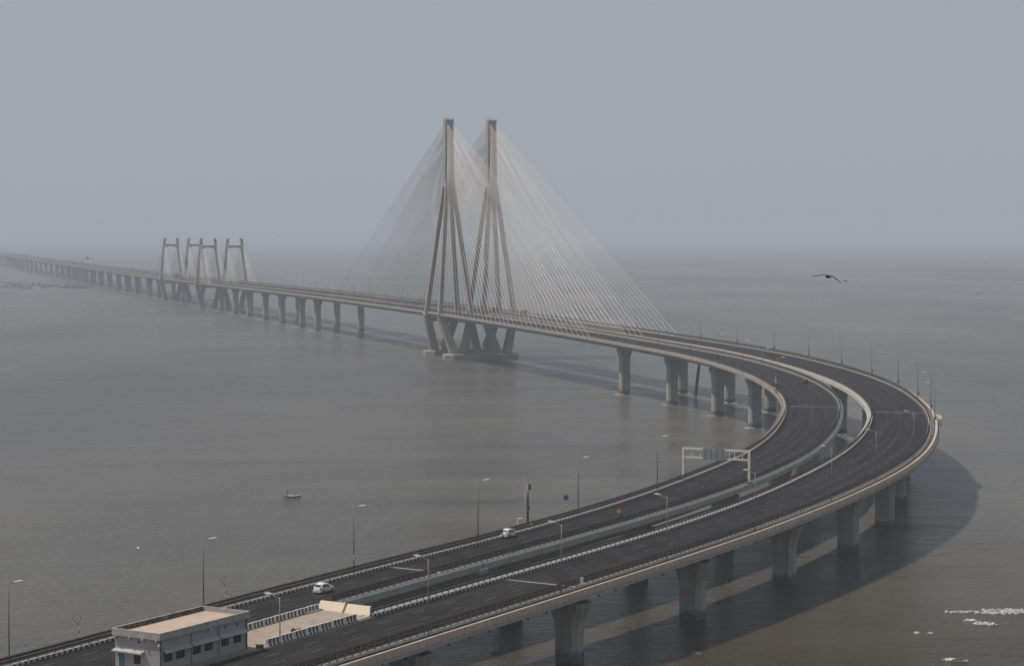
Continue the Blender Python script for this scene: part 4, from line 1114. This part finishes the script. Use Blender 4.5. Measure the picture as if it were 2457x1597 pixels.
# ------------------------------------------------------------------ rock spit at the far left
mb = MB(); nx, ny = 60, 16; rows = []
for i in range(nx + 1):
    u = i / nx; cx = -900 + (-528 + 900) * u; cyy = 2920 + (2560 - 2920) * u ** .8; hw_ = 85 * (1 - u ** 2.2) + 4
    row = []
    for j in range(ny + 1):
        v = -1 + 2 * j / ny; h = (1 - v * v) * (6.0 - 4.0 * u) * (.55 + .8 * rng.random()) - .5
        row.append((cx + v * 12 + rng.normal(0, 1.5), cyy + v * hw_, h))
    rows.append(row)
mb.loft(rows, closed=False, caps=False); tag(mb.build('rock_spit', 'spit', recalc=False), 'low rocky spit in the haze at the left edge', None, None, 'structure')
mb = MB()
for k in range(420):
    u = rng.random() ** .9; cx = -900 + 372 * u; cyy = 2920 - 360 * u ** .8; hw_ = 85 * (1 - u ** 2.2) + 4; v = rng.normal(0, .55)
    c = np.array((cx + v * 12, cyy + v * hw_, max(.2, (1 - v * v) * (4.6 - 3.4 * u)))); r = rng.uniform(1.2, 4.2)
    a = [c + r * np.array(d) * rng.uniform(.6, 1.2) for d in ((1, 0, -.1), (0, 1, 0), (-1, 0, .1), (0, -1, 0), (.1, .1, .75), (0, 0, -.6))]
    mb.add(a, [(0, 1, 4), (1, 2, 4), (2, 3, 4), (3, 0, 4), (1, 0, 5), (2, 1, 5), (3, 2, 5), (0, 3, 5)])
tag(mb.build('boulders', 'rock'), 'heap of boulders along the rocky spit', None, None, 'stuff')

# ------------------------------------------------------------------ foam: breakers at right, wash at the pier feet
mb = MB()
def foam_patch(cx, cy, lx, ly, n=26, h=.25, ragged=.45):
    if lx > 1.5 and n > 12:
        for k in range(int(26 + lx * 16)):
            foam_patch(cx + rng.normal(0, lx * .55), cy + rng.normal(0, ly * 1.3), rng.uniform(.1, .55) * (1 if lx < 3 else 1.3), rng.uniform(.06, .2), 8, h * rng.uniform(.3, 1.2), .5)
        return
    out = []
    for k in range(n):
        t = 2 * math.pi * k / n; r = 1 + rng.normal(0, ragged * .5)
        out.append((cx + lx * r * math.cos(t), cy + ly * r * math.sin(t), .015))
    mid = [(cx + (x - cx) * .6, cy + (y - cy) * .6, h * (.4 + rng.random())) for x, y, z in out]
    c = (cx, cy, h * .6)
    o0 = len(mb.v); mb.loft([out, mid], caps=False)
    mb.add(mid + [c], [(k, (k + 1) % n, n) for k in range(n)])
for a in ((84.5, 366, 2.0, .5), (87.5, 367.0, 2.6, .9), (91, 366.8, 2.6, 1.0), (89, 367.6, 2.0, .6), (79.5, 358.8, 1.0, .4), (81.2, 355.6, 2.1, .4), (68.0, 347.3, .6, .25), (70.2, 347, .5, .2), (69, 325.3, 1.1, .5), (71, 324, .6, .3), (79.5, 366.6, 1.6, .1), (95, 367.5, 3, .9)):
    foam_patch(*a)
for tr, lst in ((L, L_PIERS_CURVE[:6]), (R, R_PIERS_CURVE[:8]), (L, L_PIERS_MID), (L, L_PIERS_FAR[:4])):
    for y in lst:
        P, T, N, hw = tr.at(tr.sY(y)); sc = 1 + (y > 1000) * .6
        foam_patch(P.x - 2.6 * sc, P.y - 1.8, 1.9 * sc, .35 * sc, 18, .12)
        if rng.random() < .6: foam_patch(P.x + 3.5, P.y - 2.5, 1.6, .4, 14, .1)
tag(mb.build('sea_foam', 'foam'), 'white foam breaking on the water and round the pier feet', None, None, 'stuff')
# rocks just breaking the surface at lower right and beneath the near deck
for k, (x, y, r, lab) in enumerate(((82.5, 357.0, 1.0, 'dark wet rock awash between two white breakers at right'), (70.5, 324.6, 1.3, 'brown rock awash at the bottom right edge'), (-2.6, 331, .9, 'dark rock in the water under the near deck'), (29.5, 330.5, .9, 'dark rock in the bridge shadow near the bottom edge'))):
    mb = MB(); n1 = 10; secs = []
    for j in range(6):
        t = j / 5; rr = r * math.cos(t * 1.45); secs.append([(rr * 1.5 * math.cos(a) * rng.uniform(.8, 1.15), rr * math.sin(a) * rng.uniform(.8, 1.15), -.25 + t * .75 * r * .8) for a in [2 * math.pi * i / n1 for i in range(n1)]])
    mb.loft(secs); o = mb.build('sea_rock', 'rock'); o.location = (x, y, 0); tag(o, lab, 'rock')
